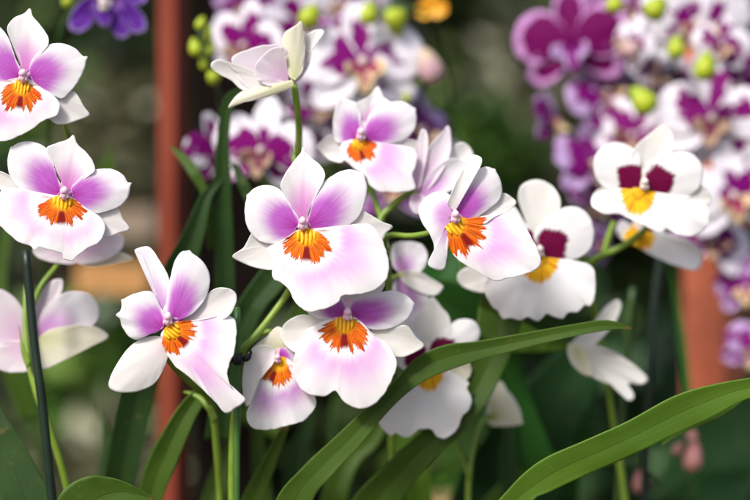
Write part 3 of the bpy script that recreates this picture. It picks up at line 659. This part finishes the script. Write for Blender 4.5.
# ---- supports
s1 = P(237, 306, .928); g = Geo()
tube(g, [P(237, 309, .908), P(237, 400, .910), P(236, 620, .915)], [3.6 * K * .91] * 2, 14)
ellipsoid(g, P(237, 309, .908), (Vector((3.6 * K * .93, 0, 0)), Vector((0, 3.6 * K * .93, 0)), Vector((0, 0, 2.2 * K * .93))), 8, 14)
tag(build('plant_stake', g, M['stake_green'], loc=P(236, 620, .915)), 'upright green stake with rounded top beside the turned orchid flower', 'stake')
c0 = P(238, 359, .909); px = K * .91
g = Geo()
n_ = 26
for R_, z0, z1 in ((5.2, -7, 7),):
    pts = []
    for zz in (z0, z1):
        for rr in (R_, R_ - 1.4):
            for j in range(n_):
                a = 2 * math.pi * j / n_; pts.append(c0 + Vector((rr * px * math.cos(a), rr * px * math.sin(a), zz * px * .8)))
    b = len(g.v); g.v += pts
    for j in range(n_):
        k = (j + 1) % n_
        g.f += [(b + j, b + k, b + 2 * n_ + k, b + 2 * n_ + j), (b + n_ + k, b + n_ + j, b + 3 * n_ + j, b + 3 * n_ + k), (b + 2 * n_ + j, b + 2 * n_ + k, b + 3 * n_ + k, b + 3 * n_ + j), (b + k, b + j, b + n_ + j, b + n_ + k)]
ellipsoid(g, c0 + Vector((9 * px, 0, 1 * px)), (Vector((4.5 * px, 0, 1.5 * px)), Vector((0, 2.6 * px, 0)), Vector((0, 0, 3.6 * px))), 10, 12)
ellipsoid(g, c0 + Vector((-8 * px, 0, -1 * px)), (Vector((3.8 * px, 0, 0)), Vector((0, 2.4 * px, 0)), Vector((0, 0, 3.2 * px))), 10, 12)
tube(g, [c0 + Vector((10 * px, 0, 2 * px)), c0 + Vector((13 * px, -1 * px, 6 * px)), c0 + Vector((12 * px, -2 * px, 9 * px))], [1.3 * px] * 2, 8)
tag(build('stem_clip', g, M['clip'], loc=c0), 'small black clip holding the flower stem to the green stake', 'clip')
def rod(name, pts, r, mat, label, cat='stake'):
    g = Geo(); tube(g, [P(*p) for p in pts], [r * K * pts[0][2]] * 2, 12)
    return tag(build(name, g, M[mat], loc=P(*pts[-1])), label, cat)
rod('plant_stake', [(26, 250, .925), (34, 340, .925), (44, 420, .925), (64, 620, .93)], 4.6, 'stake_dark', 'dark slanting stake between the stem and the blurred flower at the far left')
rod('plant_stake', [(668, 210, 1.05), (655, 300, 1.05), (648, 400, 1.05), (640, 620, 1.05)], 4.5, 'stake_dark', 'blurred black stake rising behind the upper right white flower')
rod('plant_stake', [(633, 287, 1.04), (628, 340, 1.04), (622, 420, 1.04), (612, 620, 1.04)], 3.6, 'stem_dark', 'blurred green stake past the tip of the long arching leaf')

# ------------------------------------------------------------------ moth orchids behind
def ph_part(pole, pts, off, rise, bend, cross, seed):
    def depth(u, w, r, k):
        a = 2 * math.pi * k
        return off + rise * u + bend * u * u + cross * w * w + .05 * r ** 3 * noise.noise(Vector((math.cos(a) * 2, math.sin(a) * 2, seed)))
    return radial(pole, pts, depth, lambda x, y, d: Vector((x, -d, y)), 12, 56, None, .02, seed)
def phal_proto(mat, lipmat, seed):
    g = Geo(); ellipsoid(g, Vector((0, -.07, 0)), (Vector((.07, 0, 0)), Vector((0, .12, 0)), Vector((0, 0, .09))), 8, 12)
    f = build('flower', g, M['column_w'] if mat != 'ph_deep' else M['ph_deep'], None, loc=Vector((0, 0, 0)))
    kids = []
    se = [(-.12,.1),(-.26,.4),(-.27,.7),(-.15,.97),(0,1.03),(.15,.97),(.27,.7),(.26,.4),(.12,.1),(0,.0)]
    def rot(p, a): c, s = math.cos(a), math.sin(a); return [(x * c - y * s, x * s + y * c) for x, y in p]
    for a in (0, math.radians(128), math.radians(-128)):
        kids.append(build('sepal', ph_part((0, 0), rot(se, a), -.04, 0, -.12, .06, seed + a), M[mat], f, loc=Vector((0, 0, 0)), solid=.012))
    pe = [(.05,.06),(.2,.42),(.5,.62),(.85,.52),(1.03,.22),(1.0,-.1),(.75,-.32),(.4,-.3),(.12,-.1)]
    for sg in (1, -1):
        kids.append(build('petal', ph_part((.02 * sg, 0), [(x * sg, y) for x, y in pe][::sg], .02, .05, -.16, -.05, seed + 3 + sg), M[mat], f, loc=Vector((0, 0, 0)), solid=.012))
    lp = [(-.06,-.04),(-.28,-.02),(-.32,-.22),(-.16,-.30),(-.12,-.45),(0,-.56),(.12,-.45),(.16,-.30),(.32,-.22),(.28,-.02),(.06,-.04)]
    kids.append(build('lip', ph_part((0, -.08), lp, .05, .28, -.2, .3, seed + 8), M[lipmat], f, loc=Vector((0, 0, 0)), solid=.02))
    return f, kids
PH = {}
def phal(plant_, typ, x, y, Y, rpx, yaw=0, pitch=0, roll=0, label=None):
    key = typ
    types = {'white': ('ph_white', 'ph_lip'), 'spot': ('ph_spot', 'ph_lipc'), 'lilac': ('ph_lilac', 'ph_lip'), 'deep': ('ph_deep', 'ph_lilac')}
    first = key not in PH
    if first: PH[key] = phal_proto(*types[key], 11.0 * (len(PH) + 1)); f, kids = PH[key]
    else:
        pf, pk = PH[key]; f = pf.copy(); C.objects.link(f)
        for c in pk:
            d = c.copy(); C.objects.link(d); d.parent = f; d.location = (0, 0, 0)
    s = rpx * 1.24 * K * Y
    f.parent = plant_; f.location = P(x, y, Y) - plant_.location
    f.rotation_euler = (math.radians(pitch), math.radians(roll), math.radians(yaw)); f.scale = (s, s, s)
    if 'label' in f: del f['label']
    if label: f['label'] = label
    return f

m1 = plant('moth_orchid', 330, 1.12, 'blurred white moth orchid spotted with maroon, at the top centre behind the front flowers', 'moth orchid')
for a in [('white', 362, 62, 1.09, 50, 8, -5, -4), ('deep', 336, 42, 1.105, 24, -20, 10, 20), ('spot', 262, 150, 1.06, 42, -15, 5, 10), ('spot', 218, 150, 1.08, 30, 40, 0, -15),
          ('spot', 245, 45, 1.10, 36, -30, 10, 15), ('spot', 300, 28, 1.13, 40, 20, 10, -20), ('spot', 325, 105, 1.12, 34, 10, -20, 30), ('lilac', 420, 130, 1.12, 36, 40, -10, 10),
          ('spot', 345, 0, 1.14, 36, -10, 20, 0), ('spot', 285, 78, 1.14, 34, 15, -10, 40), ('lilac', 395, 185, 1.14, 34, -10, -20, 0), ('spot', 350, 140, 1.14, 36, 10, 0, 20),
          ('spot', 440, 165, 1.12, 26, 30, 0, 50), ('lilac', 250, 5, 1.15, 30, 0, 20, 10)]:
    phal(m1, *a)
stem(m1, [([(330, 620, 1.16), (335, 400, 1.16), (345, 200, 1.15), (330, 80, 1.15), (350, 20, 1.13), (400, 8, 1.12), (428, 14, 1.12)], [4, 4, 4, 4, 3.5, 3]),
          ([(345, 220, 1.15), (300, 150, 1.14), (262, 90, 1.13), (240, 40, 1.13), (255, 0, 1.14)], [3.5, 3.5, 3]),
          ([(345, 160, 1.15), (395, 140, 1.13), (425, 90, 1.12), (432, 55, 1.11)], [3.5, 3])], 'stem_dark')
for a in [(310, 16, 1.08, 14, 13, 'bud_g', 30), (369, 13, 1.08, 12, 12, 'bud_g', 10), (396, 18, 1.09, 16, 12, 'bud_g', 60), (429, 66, 1.09, 16, 19, 'bud_c', -20), (406, 97, 1.08, 5.5, 5.5, 'bud_g', 0), (398, 32, 1.10, 13, 9, 'bud_g', 90)]:
    bud(m1, *a)
leafblade(m1, M['leaf_a'], [(240,420),(300,300),(345,240),(385,225)], [(280,440),(330,340),(370,270),(385,225)], [1.15,1.14,1.13], 4)

m2 = plant('moth_orchid', 680, 1.14, 'tall blurred moth orchid with spotted purple flowers and lime buds, upper right corner', 'moth orchid')
for a in [('deep', 572, 42, 1.12, 46, -15, 5, -5), ('deep', 612, 30, 1.16, 36, 25, 5, 25), ('lilac', 552, 122, 1.12, 28, 60, -10, 15), ('lilac', 605, 92, 1.13, 34, 30, -10, -25),
          ('white', 628, 42, 1.11, 22, -30, 0, 30), ('spot', 655, 70, 1.12, 30, 45, 0, 40), ('white', 695, 22, 1.11, 46, 5, 10, 0), ('white', 738, 85, 1.12, 40, 5, 0, 20),
          ('spot', 722, 45, 1.10, 24, 0, 0, 10), ('spot', 712, 118, 1.10, 44, -10, 0, 5), ('lilac', 592, 165, 1.12, 36, 35, -20, 10), ('spot', 632, 135, 1.12, 34, -20, 0, 35),
          ('white', 733, 195, 1.10, 42, 0, 5, -10), ('spot', 712, 240, 1.12, 34, 10, -20, 15), ('lilac', 748, 288, 1.12, 28, -30, 0, 0), ('lilac', 757, 352, 1.12, 28, -10, 0, 30),
          ('spot', 745, 8, 1.13, 36, 0, 0, 10), ('spot', 672, 150, 1.14, 34, 0, 0, -30), ('lilac', 600, 205, 1.14, 26, 20, 0, 60), ('spot', 760, 140, 1.12, 38, 0, 0, 30), ('spot', 680, 92, 1.15, 34, 0, 10, 50), ('lilac', 640, 10, 1.15, 30, 0, 10, 50),
          ('deep', 692, 228, 1.13, 22, 10, 0, 0), ('lilac', 600, 245, 1.12, 18, 50, 0, 30)]:
    phal(m2, *a)
stem(m2, [([(775, 620, 1.18), (762, 400, 1.18), (715, 250, 1.17), (670, 150, 1.14), (676, 80, 1.13), (665, 40, 1.12), (650, 10, 1.13), (640, -20, 1.13)], [4.5, 4.5, 4.5, 4.2, 4, 3.5]),
          ([(676, 130, 1.14), (640, 90, 1.14), (600, 50, 1.15), (560, 80, 1.15)], [3.5, 3]),
          ([(690, 250, 1.17), (730, 200, 1.15), (745, 100, 1.15), (725, 20, 1.14)], [3.5, 3]),
          ([(670, 160, 1.14), (620, 190, 1.14), (600, 240, 1.13)], [3, 2.5])], 'stem_dark')
for a in [(642, 100, 1.07, 16, 16, 'bud_g', -40), (705, 66, 1.07, 14, 15, 'bud_g', 10), (676, 47, 1.08, 12, 12, 'bud_g', 0), (656, 8, 1.08, 15, 13, 'bud_g', 40), (614, 4, 1.08, 12, 9, 'bud_g', 0), (632, 50, 1.08, 13, 10, 'bud_c', 60)]:
    bud(m2, *a)
leafblade(m2, M['leaf_d'], [(560,640),(580,560),(640,505),(700,470),(760,470)], [(620,660),(640,600),(690,560),(740,520),(760,470)], [1.2,1.2,1.22], 4)
leafblade(m2, M['leaf_d'], [(660,640),(655,520),(672,440),(725,395),(790,340)], [(790,640),(770,520),(770,450),(780,400),(790,340)], [1.22,1.22,1.24], 4)
leafblade(m2, M['leaf_e'], [(690,620),(690,480),(682,370),(675,300),(668,255)], [(698,620),(697,480),(689,370),(681,310),(668,255)], [1.12,1.12,1.13], 1)

# pink-budded spray low right
m3 = plant('budding_orchid', 650, 1.1, 'spray of dusky pink round buds hanging low at the bottom right beneath the broad leaf', 'orchid')
stem(m3, [([(700, 620, 1.1), (694, 520, 1.1), (690, 470, 1.1), (688, 440, 1.1)], [3.2, 3, 2]), ([(694, 530, 1.1), (660, 480, 1.1), (640, 465, 1.1), (620, 462, 1.1), (600, 462, 1.11)], [2.6, 2, 1.6])], 'stem_dark')
for a in [(693, 457, 1.08, 12, 15, 'bud_p', 10), (641, 482, 1.08, 11, 12, 'bud_p', 0), (692, 436, 1.09, 7, 7, 'bud_p', 0), (678, 449, 1.09, 6, 7, 'bud_p', 30)]:
    bud(m3, *a)

# violet orchid, top left
m4 = plant('violet_orchid', 110, 1.04, 'deep violet orchid flower at the top left edge of the picture', 'orchid')
f = Flower(m4, Q(0, 0, 3.333), (350, 15), 1.03, None, 'column_w')
f.pet('petal', 'violet', (330, 5), [(310,-10),(275,0),(235,45),(230,92),(262,108),(303,82),(322,30)], 0, 4, -2, 3)
f.pet('petal', 'violet', (380, 5), [(375,20),(420,50),(440,85),(430,118),(400,128),(370,100),(350,50)], -2, 4, -2, 3)
f.pet('petal', 'violet', (390, 0), [(400,-15),(450,20),(484,60),(486,98),(455,112),(425,95),(400,50)], 0, 4, -2, 3)
f.pet('sepal', 'violet', (350, 0), [(330,-20),(340,-80),(370,-110),(395,-70),(380,-10)], -2, 4, -2, 3)
f.pet('sepal', 'violet', (400, -5), [(400,-40),(450,-45),(490,-20),(478,10),(430,10)], -2, 4, -2, 3)
f.pet('lip', 'violet', (345, 10), [(330,20),(322,60),(340,85),(365,82),(372,50),(362,15)], 6, 5, -2, -3, label='white streaked violet lip')
stem(m4, [([(42, 620, 1.2), (40, 400, 1.2), (50, 150, 1.12), (58, 40, 1.08), (80, 2, 1.07), (104, 4, 1.04)], [3.5, 3.2, 3, 2.8, 2.5])], 'stem_dark')
bud(m4, 68, 2, 1.05, 7, 6, 'bud_g', 80)
leafblade(m4, M['leaf_a'], [(90,200),(98,170),(106,155),(112,145)], [(118,220),(115,180),(114,160),(112,145)], [1.1,1.1,1.1], 1)

# sprig of green buds, top left of centre
m5 = plant('budding_orchid', 205, 1.1, 'upright sprig of small green buds against the dark board near the top', 'orchid')
stem(m5, [([(232, 620, 1.12), (226, 300, 1.12), (222, 120, 1.08), (214, 80, 1.05), (205, 50, 1.05), (198, 22, 1.05)], [3.4, 3.2, 3, 2.6, 2.2])], 'stem_dark')
for a in [(195, 47, 1.04, 8.5, 9.5, 'bud_g', -15), (201, 23, 1.04, 7, 7.5, 'bud_g', 20), (209, 34, 1.05, 5, 9, 'bud_g', 10), (203, 62, 1.045, 6, 8, 'bud_g', -10), (214, 77, 1.045, 9, 7, 'bud_g', 70), (211, 48, 1.05, 5, 8, 'bud_g', 15)]:
    bud(m5, *a)
# small orange flower at top
m6 = plant('orange_orchid', 432, 1.2, 'tiny blurred orange flower against the dark leaves at the top edge', 'orchid')
f = Flower(m6, Q(0, 0, 1.0), (430, 8), 1.12, None, 'orange_fl', column=False)
f.pet('petal', 'orange_fl', (430, 8), [(428,0),(436,-4),(446,2),(447,12),(438,18),(430,14)], 0, 2, -1, 3)
f.pet('petal', 'orange_fl', (430, 8), [(432,14),(424,19),(416,14),(418,4),(428,2)], 0, 2, -1, 3)
f.pet('petal', 'orange_fl', (430, 6), [(422,2),(424,-8),(432,-12),(438,-4),(434,4)], 0, 2, -1, 3)
stem(m6, [([(470, 620, 1.3), (462, 300, 1.28), (450, 100, 1.2), (440, 40, 1.14), (431, 12, 1.125)], [2.8, 2.4, 2])], 'stem_dark')

# ------------------------------------------------------------------ the place behind
def noise_mat(name, cols, scale, rough=.8, bd=.01, bs=.6, spec=.2, rndshift=False):
    n = N(name); o = n.obj(); f = n.noise(o, scale, 5, .6); f2 = n.noise(o, scale * 7, 3)
    col = n.mix(n.step(f, .35, .65), cols[0], cols[1])
    if len(cols) > 2: col = n.mix(n.mul(n.step(f2, .5, .7), .7), col, cols[2])
    return n.finish(col, rough, f2, bd, bs, 0, spec)
g = Geo(); NG = 60; S = 30.0
for i in range(NG + 1):
    for j in range(NG + 1):
        x = (i / NG * 2 - 1); y = (j / NG * 2 - 1); x = S * x * abs(x); y = S * y * abs(y)
        g.v.append(Vector((x, y + 2, noise.noise(Vector((x * .7, y * .7, 0))) * .04)))
for i in range(NG):
    for j in range(NG):
        a = i * (NG + 1) + j; g.f.append((a, a + NG + 1, a + NG + 2, a + 1))
tag(build('ground', g, noise_mat('earth', [(.035, .026, .016), (.10, .075, .045), (.02, .028, .01)], 5.0), loc=Vector((0, 0, 0))), kind='structure')

def box(g, c, sx, sy, sz, rz=0, bev=.0):
    c_, s_ = math.cos(rz), math.sin(rz); b = len(g.v)
    # bevelled vertical prism (chamfered corners)
    pr = [(sx - bev, -sy), (sx, -sy + bev), (sx, sy - bev), (sx - bev, sy), (-sx + bev, sy), (-sx, sy - bev), (-sx, -sy + bev), (-sx + bev, -sy)]
    for z in (-sz, sz):
        for x, y in pr: g.v.append(c + Vector((x * c_ - y * s_, x * s_ + y * c_, z)))
    for j in range(8): g.f.append((b + j, b + (j + 1) % 8, b + 8 + (j + 1) % 8, b + 8 + j))
    g.f.append(tuple(b + 7 - j for j in range(8))); g.f.append(tuple(b + 8 + j for j in range(8)))
n = N('terracotta_paint'); o_ = n.obj()
f1 = n.noise(o_, 5.0, 4); f2 = n.noise(n.mix(1.0, o_, (40, 40, 3), 'MULTIPLY'), 1.0, 3)
tc = n.mix(n.step(f1, .3, .7), (.14, .024, .012), (.23, .050, .026)); tc = n.mix(n.mul(n.step(f2, .5, .7), .4), tc, (.15, .028, .014))
TERRA = n.finish(tc, .6, f2, .002, .5, 0, .15)
n = N('sunlit_terracotta_paint'); o_ = n.obj(); f1 = n.noise(o_, 9.0, 4); f2 = n.noise(o_, 60.0, 3)  # lighter copy of the terracotta: sun on the right post painted into its colour
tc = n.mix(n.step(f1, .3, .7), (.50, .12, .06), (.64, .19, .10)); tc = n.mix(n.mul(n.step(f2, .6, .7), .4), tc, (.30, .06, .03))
SUNLIT_TERRA = n.finish(tc, .65, f2, .002, .5, 0, .15)
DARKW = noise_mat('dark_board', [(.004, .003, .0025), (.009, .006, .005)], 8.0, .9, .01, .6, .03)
WOOD = noise_mat('tan_timber', [(.42, .21, .07), (.52, .29, .11), (.30, .16, .07)], 9.0, .6)
PALEW = noise_mat('pale_timber', [(.24, .18, .13), (.30, .24, .18)], 9.0, .7)
def post(x0, x1, Y, rz, label, mat_=TERRA):
    xc = (x0 + x1) / 2; w = (x1 - x0) * K * Y / (abs(math.cos(rz)) + abs(math.sin(rz))) / 2
    p = P(xc, 250, Y); g = Geo(); box(g, Vector((p.x, p.y, 1.3)), w, w, 1.32, rz, w * .06)
    root = empty('red_post', Vector((p.x, p.y, 0)), label, 'post', 'red painted posts')
    build('shaft', g, mat_, root, loc=Vector((p.x, p.y, 0)), smooth=False)
    g = Geo(); box(g, Vector((p.x, p.y, .04)), w * 1.5, w * 1.5, .04, rz, w * .1); build('footing', g, noise_mat('concrete' + label[:4], [(.25, .24, .22), (.33, .32, .3)], 10.0), root, loc=Vector((p.x, p.y, 0)), smooth=False)
post(158, 187, 1.20, math.radians(-28), 'red painted post left of centre, next to the dark board')
post(682, 748, 1.30, math.radians(-40), 'faded salmon red post at the right edge behind the moth orchid', SUNLIT_TERRA)
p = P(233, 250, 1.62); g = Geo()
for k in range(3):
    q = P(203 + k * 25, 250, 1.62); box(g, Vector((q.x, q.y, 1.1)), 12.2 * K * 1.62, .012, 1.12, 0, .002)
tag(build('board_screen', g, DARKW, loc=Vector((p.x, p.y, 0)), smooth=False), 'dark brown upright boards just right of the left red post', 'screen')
# rail and pale ledge left of the post
p = P(122, 278, 1.5); g = Geo(); w = 36 * K * 1.5
box(g, Vector((p.x, p.y, p.z)), w, .05, 15 * K * 1.5, 0, .004)
tag(build('timber_rail', g, WOOD, smooth=False), 'orange tan timber rail running left from the red post', 'rail')
p = P(115, 224, 1.9); g = Geo(); box(g, Vector((p.x, p.y, p.z)), 48 * K * 1.9, .05, 15 * K * 1.9, 0, .004)
tag(build('timber_rail', g, PALEW, smooth=False), 'pale weathered timber rail behind and above the orange one', 'rail')

def pot(x, y, Y, rpx, label):
    c = P(x, y, Y); r = rpx * K * Y; h = r * 1.7; c.z = zt + h; root = empty('plant_pot', Vector((c.x, Y, c.z - h)), label, 'pot')
    prof = [(0, 0), (.72, 0), (.76, .05), (.97, 1.36), (1.1, 1.38), (1.13, 1.42), (1.13, 1.66), (1.1, 1.7), (1.0, 1.7), (.96, 1.6), (.9, 1.4)]
    for nm, pr, mt in (('body', prof, POTM), ('soil', [(0, 1.46), (.5, 1.47), (.93, 1.44)], noise_mat('potting_soil', [(.03, .02, .012), (.06, .04, .025)], 60.0))):
        g = Geo(); m = 40
        for a, b in pr:
            for j in range(m):
                t = 2 * math.pi * j / m; g.v.append(Vector((c.x + a * r * math.cos(t), Y + a * r * math.sin(t), c.z - h + b * r)))
        for i in range(len(pr) - 1):
            for j in range(m): g.f.append((i * m + j, i * m + (j + 1) % m, (i + 1) * m + (j + 1) % m, (i + 1) * m + j))
        build(nm, g, mt, root, loc=Vector((c.x, Y, c.z - h)))
POTM = noise_mat('clay_pot', [(.36, .24, .11), (.50, .36, .18), (.42, .22, .10)], 14.0, .75)
g = Geo(); q = P(400, 250, 1.5); zt = P(0, 560, 1.42).z
box(g, Vector((q.x, 1.5, zt - .015)), .55, .14, .015, 0, .004)
bench = empty('bench', Vector((q.x, 1.5, 0)), 'low dark timber bench carrying the clay pot, at the bottom behind the leaves', 'bench')
build('bench_top', g, DARKW, bench, loc=Vector((q.x, 1.5, 0)), smooth=False)
for sx_ in (-.5, .5):
    for sy_ in (-.11, .11):
        g = Geo(); box(g, Vector((q.x + sx_, 1.5 + sy_, (zt - .03) / 2)), .022, .022, (zt - .03) / 2, 0, .003)
        build('leg', g, DARKW, bench, loc=Vector((q.x + sx_, 1.5 + sy_, 0)), smooth=False)
pot(466, 560 - 62, 1.42, 36, 'tan clay pot standing on the dark bench, blurred behind the lower leaves')
# foliage
def leafy_mat(name, a, b, rough=.4, tr=.25):
    n = N(name); i = n.t.nodes.new('ShaderNodeNewGeometry'); r = i.outputs['Random Per Island']
    c = n.mix(r, a, b); big = n.noise(n.obj(), 3.0, 2); c = n.mix(n.step(big, .35, .65), c, n.mix(r, tuple(x * .6 for x in a), tuple(x * .8 for x in b)))
    c = n.mix(n.step(r, .72, .92), c, tuple(min(.5, x * 3.0 + .02) for x in b))  # a share of much brighter leaves: sun dapples put into the leaf colour
    return n.finish(c, rough, None, 0, 0, tr, .5)
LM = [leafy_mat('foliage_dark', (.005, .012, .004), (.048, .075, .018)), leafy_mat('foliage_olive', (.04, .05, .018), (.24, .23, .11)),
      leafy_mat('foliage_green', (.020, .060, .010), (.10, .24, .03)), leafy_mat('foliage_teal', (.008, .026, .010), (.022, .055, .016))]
def leaf_shape(g, c, d, s, L, W):
    b = len(g.v); nn = d.cross(s).normalized()
    g.v += [c, c + d * L * .35 + s * W, c + d * L * .4 - nn * W * .3, c + d * L * .35 - s * W, c + d * L * .75 + s * W * .6 - nn * L * .05, c + d * L * .75 - s * W * .6 - nn * L * .05, c + d * L - nn * L * .14]
    g.f += [(b, b + 1, b + 2), (b, b + 2, b + 3), (b + 1, b + 4, b + 2), (b + 2, b + 5, b + 3), (b + 2, b + 4, b + 6), (b + 2, b + 6, b + 5)]
def shrub(x, Y, z, rx, rz_, n, L, mat, label, name='shrub', cat='shrub', group=None, seed=0):
    rnd = random.Random(seed); base = Vector((x, Y, 0)); root = empty(name, base, label, cat, group)
    g = Geo(); ctr = Vector((x, Y, z))
    # trunk and limbs
    t = Geo(); tube(t, [base, base.lerp(ctr, .5) + Vector((.02, .01, 0)), ctr], [rx * .07, rx * .05, rx * .03], 8)
    cl = []
    for k in range(16):
        a = rnd.uniform(0, 6.28); e = rnd.uniform(-.9, 1.3); q = ctr + Vector((math.cos(a) * math.cos(e) * rx, math.sin(a) * math.cos(e) * rx * .7, math.sin(e) * rz_)) * rnd.uniform(.35, .85)
        cl.append((q, rnd.uniform(.22, .42)))
        tube(t, [base.lerp(ctr, rnd.uniform(.4, .9)), ctr.lerp(q, .5) - Vector((0, 0, .03)), q], [rx * .03, rx * .012], 6)
    build('trunk', t, noise_mat_cache, root, loc=base)
    for k in range(n):
        q, r = rnd.choice(cl); v = Vector((rnd.gauss(0, 1), rnd.gauss(0, 1), rnd.gauss(0, 1))).normalized() * (rnd.random() ** .5)
        c = q + Vector((v.x * rx * r * 1.25, v.y * rx * r, v.z * rz_ * r * 1.25))
        if c.z < .02: continue
        d = Vector((rnd.uniform(-1, 1), rnd.uniform(-1, .6), rnd.uniform(-.8, .5))).normalized(); s = d.cross(Vector((rnd.uniform(-.4, .4), rnd.uniform(-1, 0), 1))).normalized()
        l = L * rnd.uniform(.6, 1.3); leaf_shape(g, c, d, s, l, l * rnd.uniform(.2, .32))
    build('foliage', g, LM[mat], root, loc=base, smooth=False)
noise_mat_cache = noise_mat('bark', [(.03, .022, .015), (.07, .05, .035)], 20.0)
SG = 'shrubs growing behind the orchids'
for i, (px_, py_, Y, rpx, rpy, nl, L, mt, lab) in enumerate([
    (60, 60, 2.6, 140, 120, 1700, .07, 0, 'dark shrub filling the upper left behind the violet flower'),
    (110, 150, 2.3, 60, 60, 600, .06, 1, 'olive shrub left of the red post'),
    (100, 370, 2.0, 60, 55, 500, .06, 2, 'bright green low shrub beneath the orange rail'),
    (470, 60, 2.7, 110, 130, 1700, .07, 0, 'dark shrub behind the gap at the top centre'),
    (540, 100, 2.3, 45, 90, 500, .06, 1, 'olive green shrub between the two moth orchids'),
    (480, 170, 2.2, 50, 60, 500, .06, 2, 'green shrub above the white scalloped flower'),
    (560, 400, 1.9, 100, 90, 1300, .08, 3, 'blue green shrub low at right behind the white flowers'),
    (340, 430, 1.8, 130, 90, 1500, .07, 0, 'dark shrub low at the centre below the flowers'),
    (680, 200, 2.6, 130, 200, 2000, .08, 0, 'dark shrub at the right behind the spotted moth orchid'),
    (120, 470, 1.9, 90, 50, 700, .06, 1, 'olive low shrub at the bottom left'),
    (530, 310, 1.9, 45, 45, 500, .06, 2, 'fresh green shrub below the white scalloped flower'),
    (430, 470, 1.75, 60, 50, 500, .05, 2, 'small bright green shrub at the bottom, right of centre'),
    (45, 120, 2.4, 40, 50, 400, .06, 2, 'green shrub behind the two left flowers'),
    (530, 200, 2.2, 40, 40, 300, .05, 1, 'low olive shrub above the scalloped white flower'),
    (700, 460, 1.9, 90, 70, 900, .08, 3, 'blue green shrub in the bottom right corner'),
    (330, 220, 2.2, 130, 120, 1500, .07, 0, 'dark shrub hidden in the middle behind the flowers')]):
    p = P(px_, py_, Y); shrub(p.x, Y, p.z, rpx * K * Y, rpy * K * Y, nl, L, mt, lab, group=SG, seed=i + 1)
# tall hedge trees further back
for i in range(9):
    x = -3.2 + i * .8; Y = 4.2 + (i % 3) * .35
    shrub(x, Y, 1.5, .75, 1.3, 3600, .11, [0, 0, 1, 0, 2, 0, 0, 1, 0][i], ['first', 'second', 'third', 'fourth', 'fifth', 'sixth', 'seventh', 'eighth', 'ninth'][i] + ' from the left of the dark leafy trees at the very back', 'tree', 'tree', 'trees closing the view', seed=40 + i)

# ------------------------------------------------------------------ camera, light
cam = bpy.data.cameras.new('camera'); co = bpy.data.objects.new('camera', cam); C.objects.link(co)
co.location = (0, 0, H); co.rotation_euler = (math.radians(90), 0, 0)
cam.lens = 85; cam.sensor_width = 36; cam.clip_start = .01; cam.clip_end = 200
cam.dof.use_dof = True; cam.dof.focus_distance = .897; cam.dof.aperture_fstop = 2.6
scene.camera = co
SUN_EL, SUN_AZ = 42, -34      # azimuth: degrees from straight behind the camera, negative = left
w = bpy.data.worlds.new('World'); scene.world = w; w.use_nodes = True
nt = w.node_tree; bg = nt.nodes['Background']; sky = nt.nodes.new('ShaderNodeTexSky'); sky.sky_type = 'NISHITA'; sky.sun_disc = False
el = math.radians(SUN_EL); az = math.radians(SUN_AZ)
d = Vector((math.sin(az) * math.cos(el), -math.cos(az) * math.cos(el), math.sin(el)))   # towards the sun
sky.sun_elevation = el; sky.sun_rotation = math.atan2(d.x, d.y)
sky.air_density = 1.0; sky.dust_density = 3.0; sky.ozone_density = .6
nt.links.new(sky.outputs[0], bg.inputs[0]); bg.inputs[1].default_value = .105
sl = bpy.data.lights.new('sun', 'SUN'); sl.energy = 2.3; sl.angle = math.radians(12); sl.color = (1, .975, .94)
so = bpy.data.objects.new('sun', sl); C.objects.link(so); so.rotation_euler = d.to_track_quat('Z', 'Y').to_euler(); so.location = d * 5
scene.view_settings.view_transform = 'Standard'; scene.view_settings.look = 'None'; scene.view_settings.exposure = .78; scene.view_settings.gamma = 1
scene.render.engine = 'CYCLES'
scene.cycles.max_bounces = 8; scene.cycles.transmission_bounces = 6
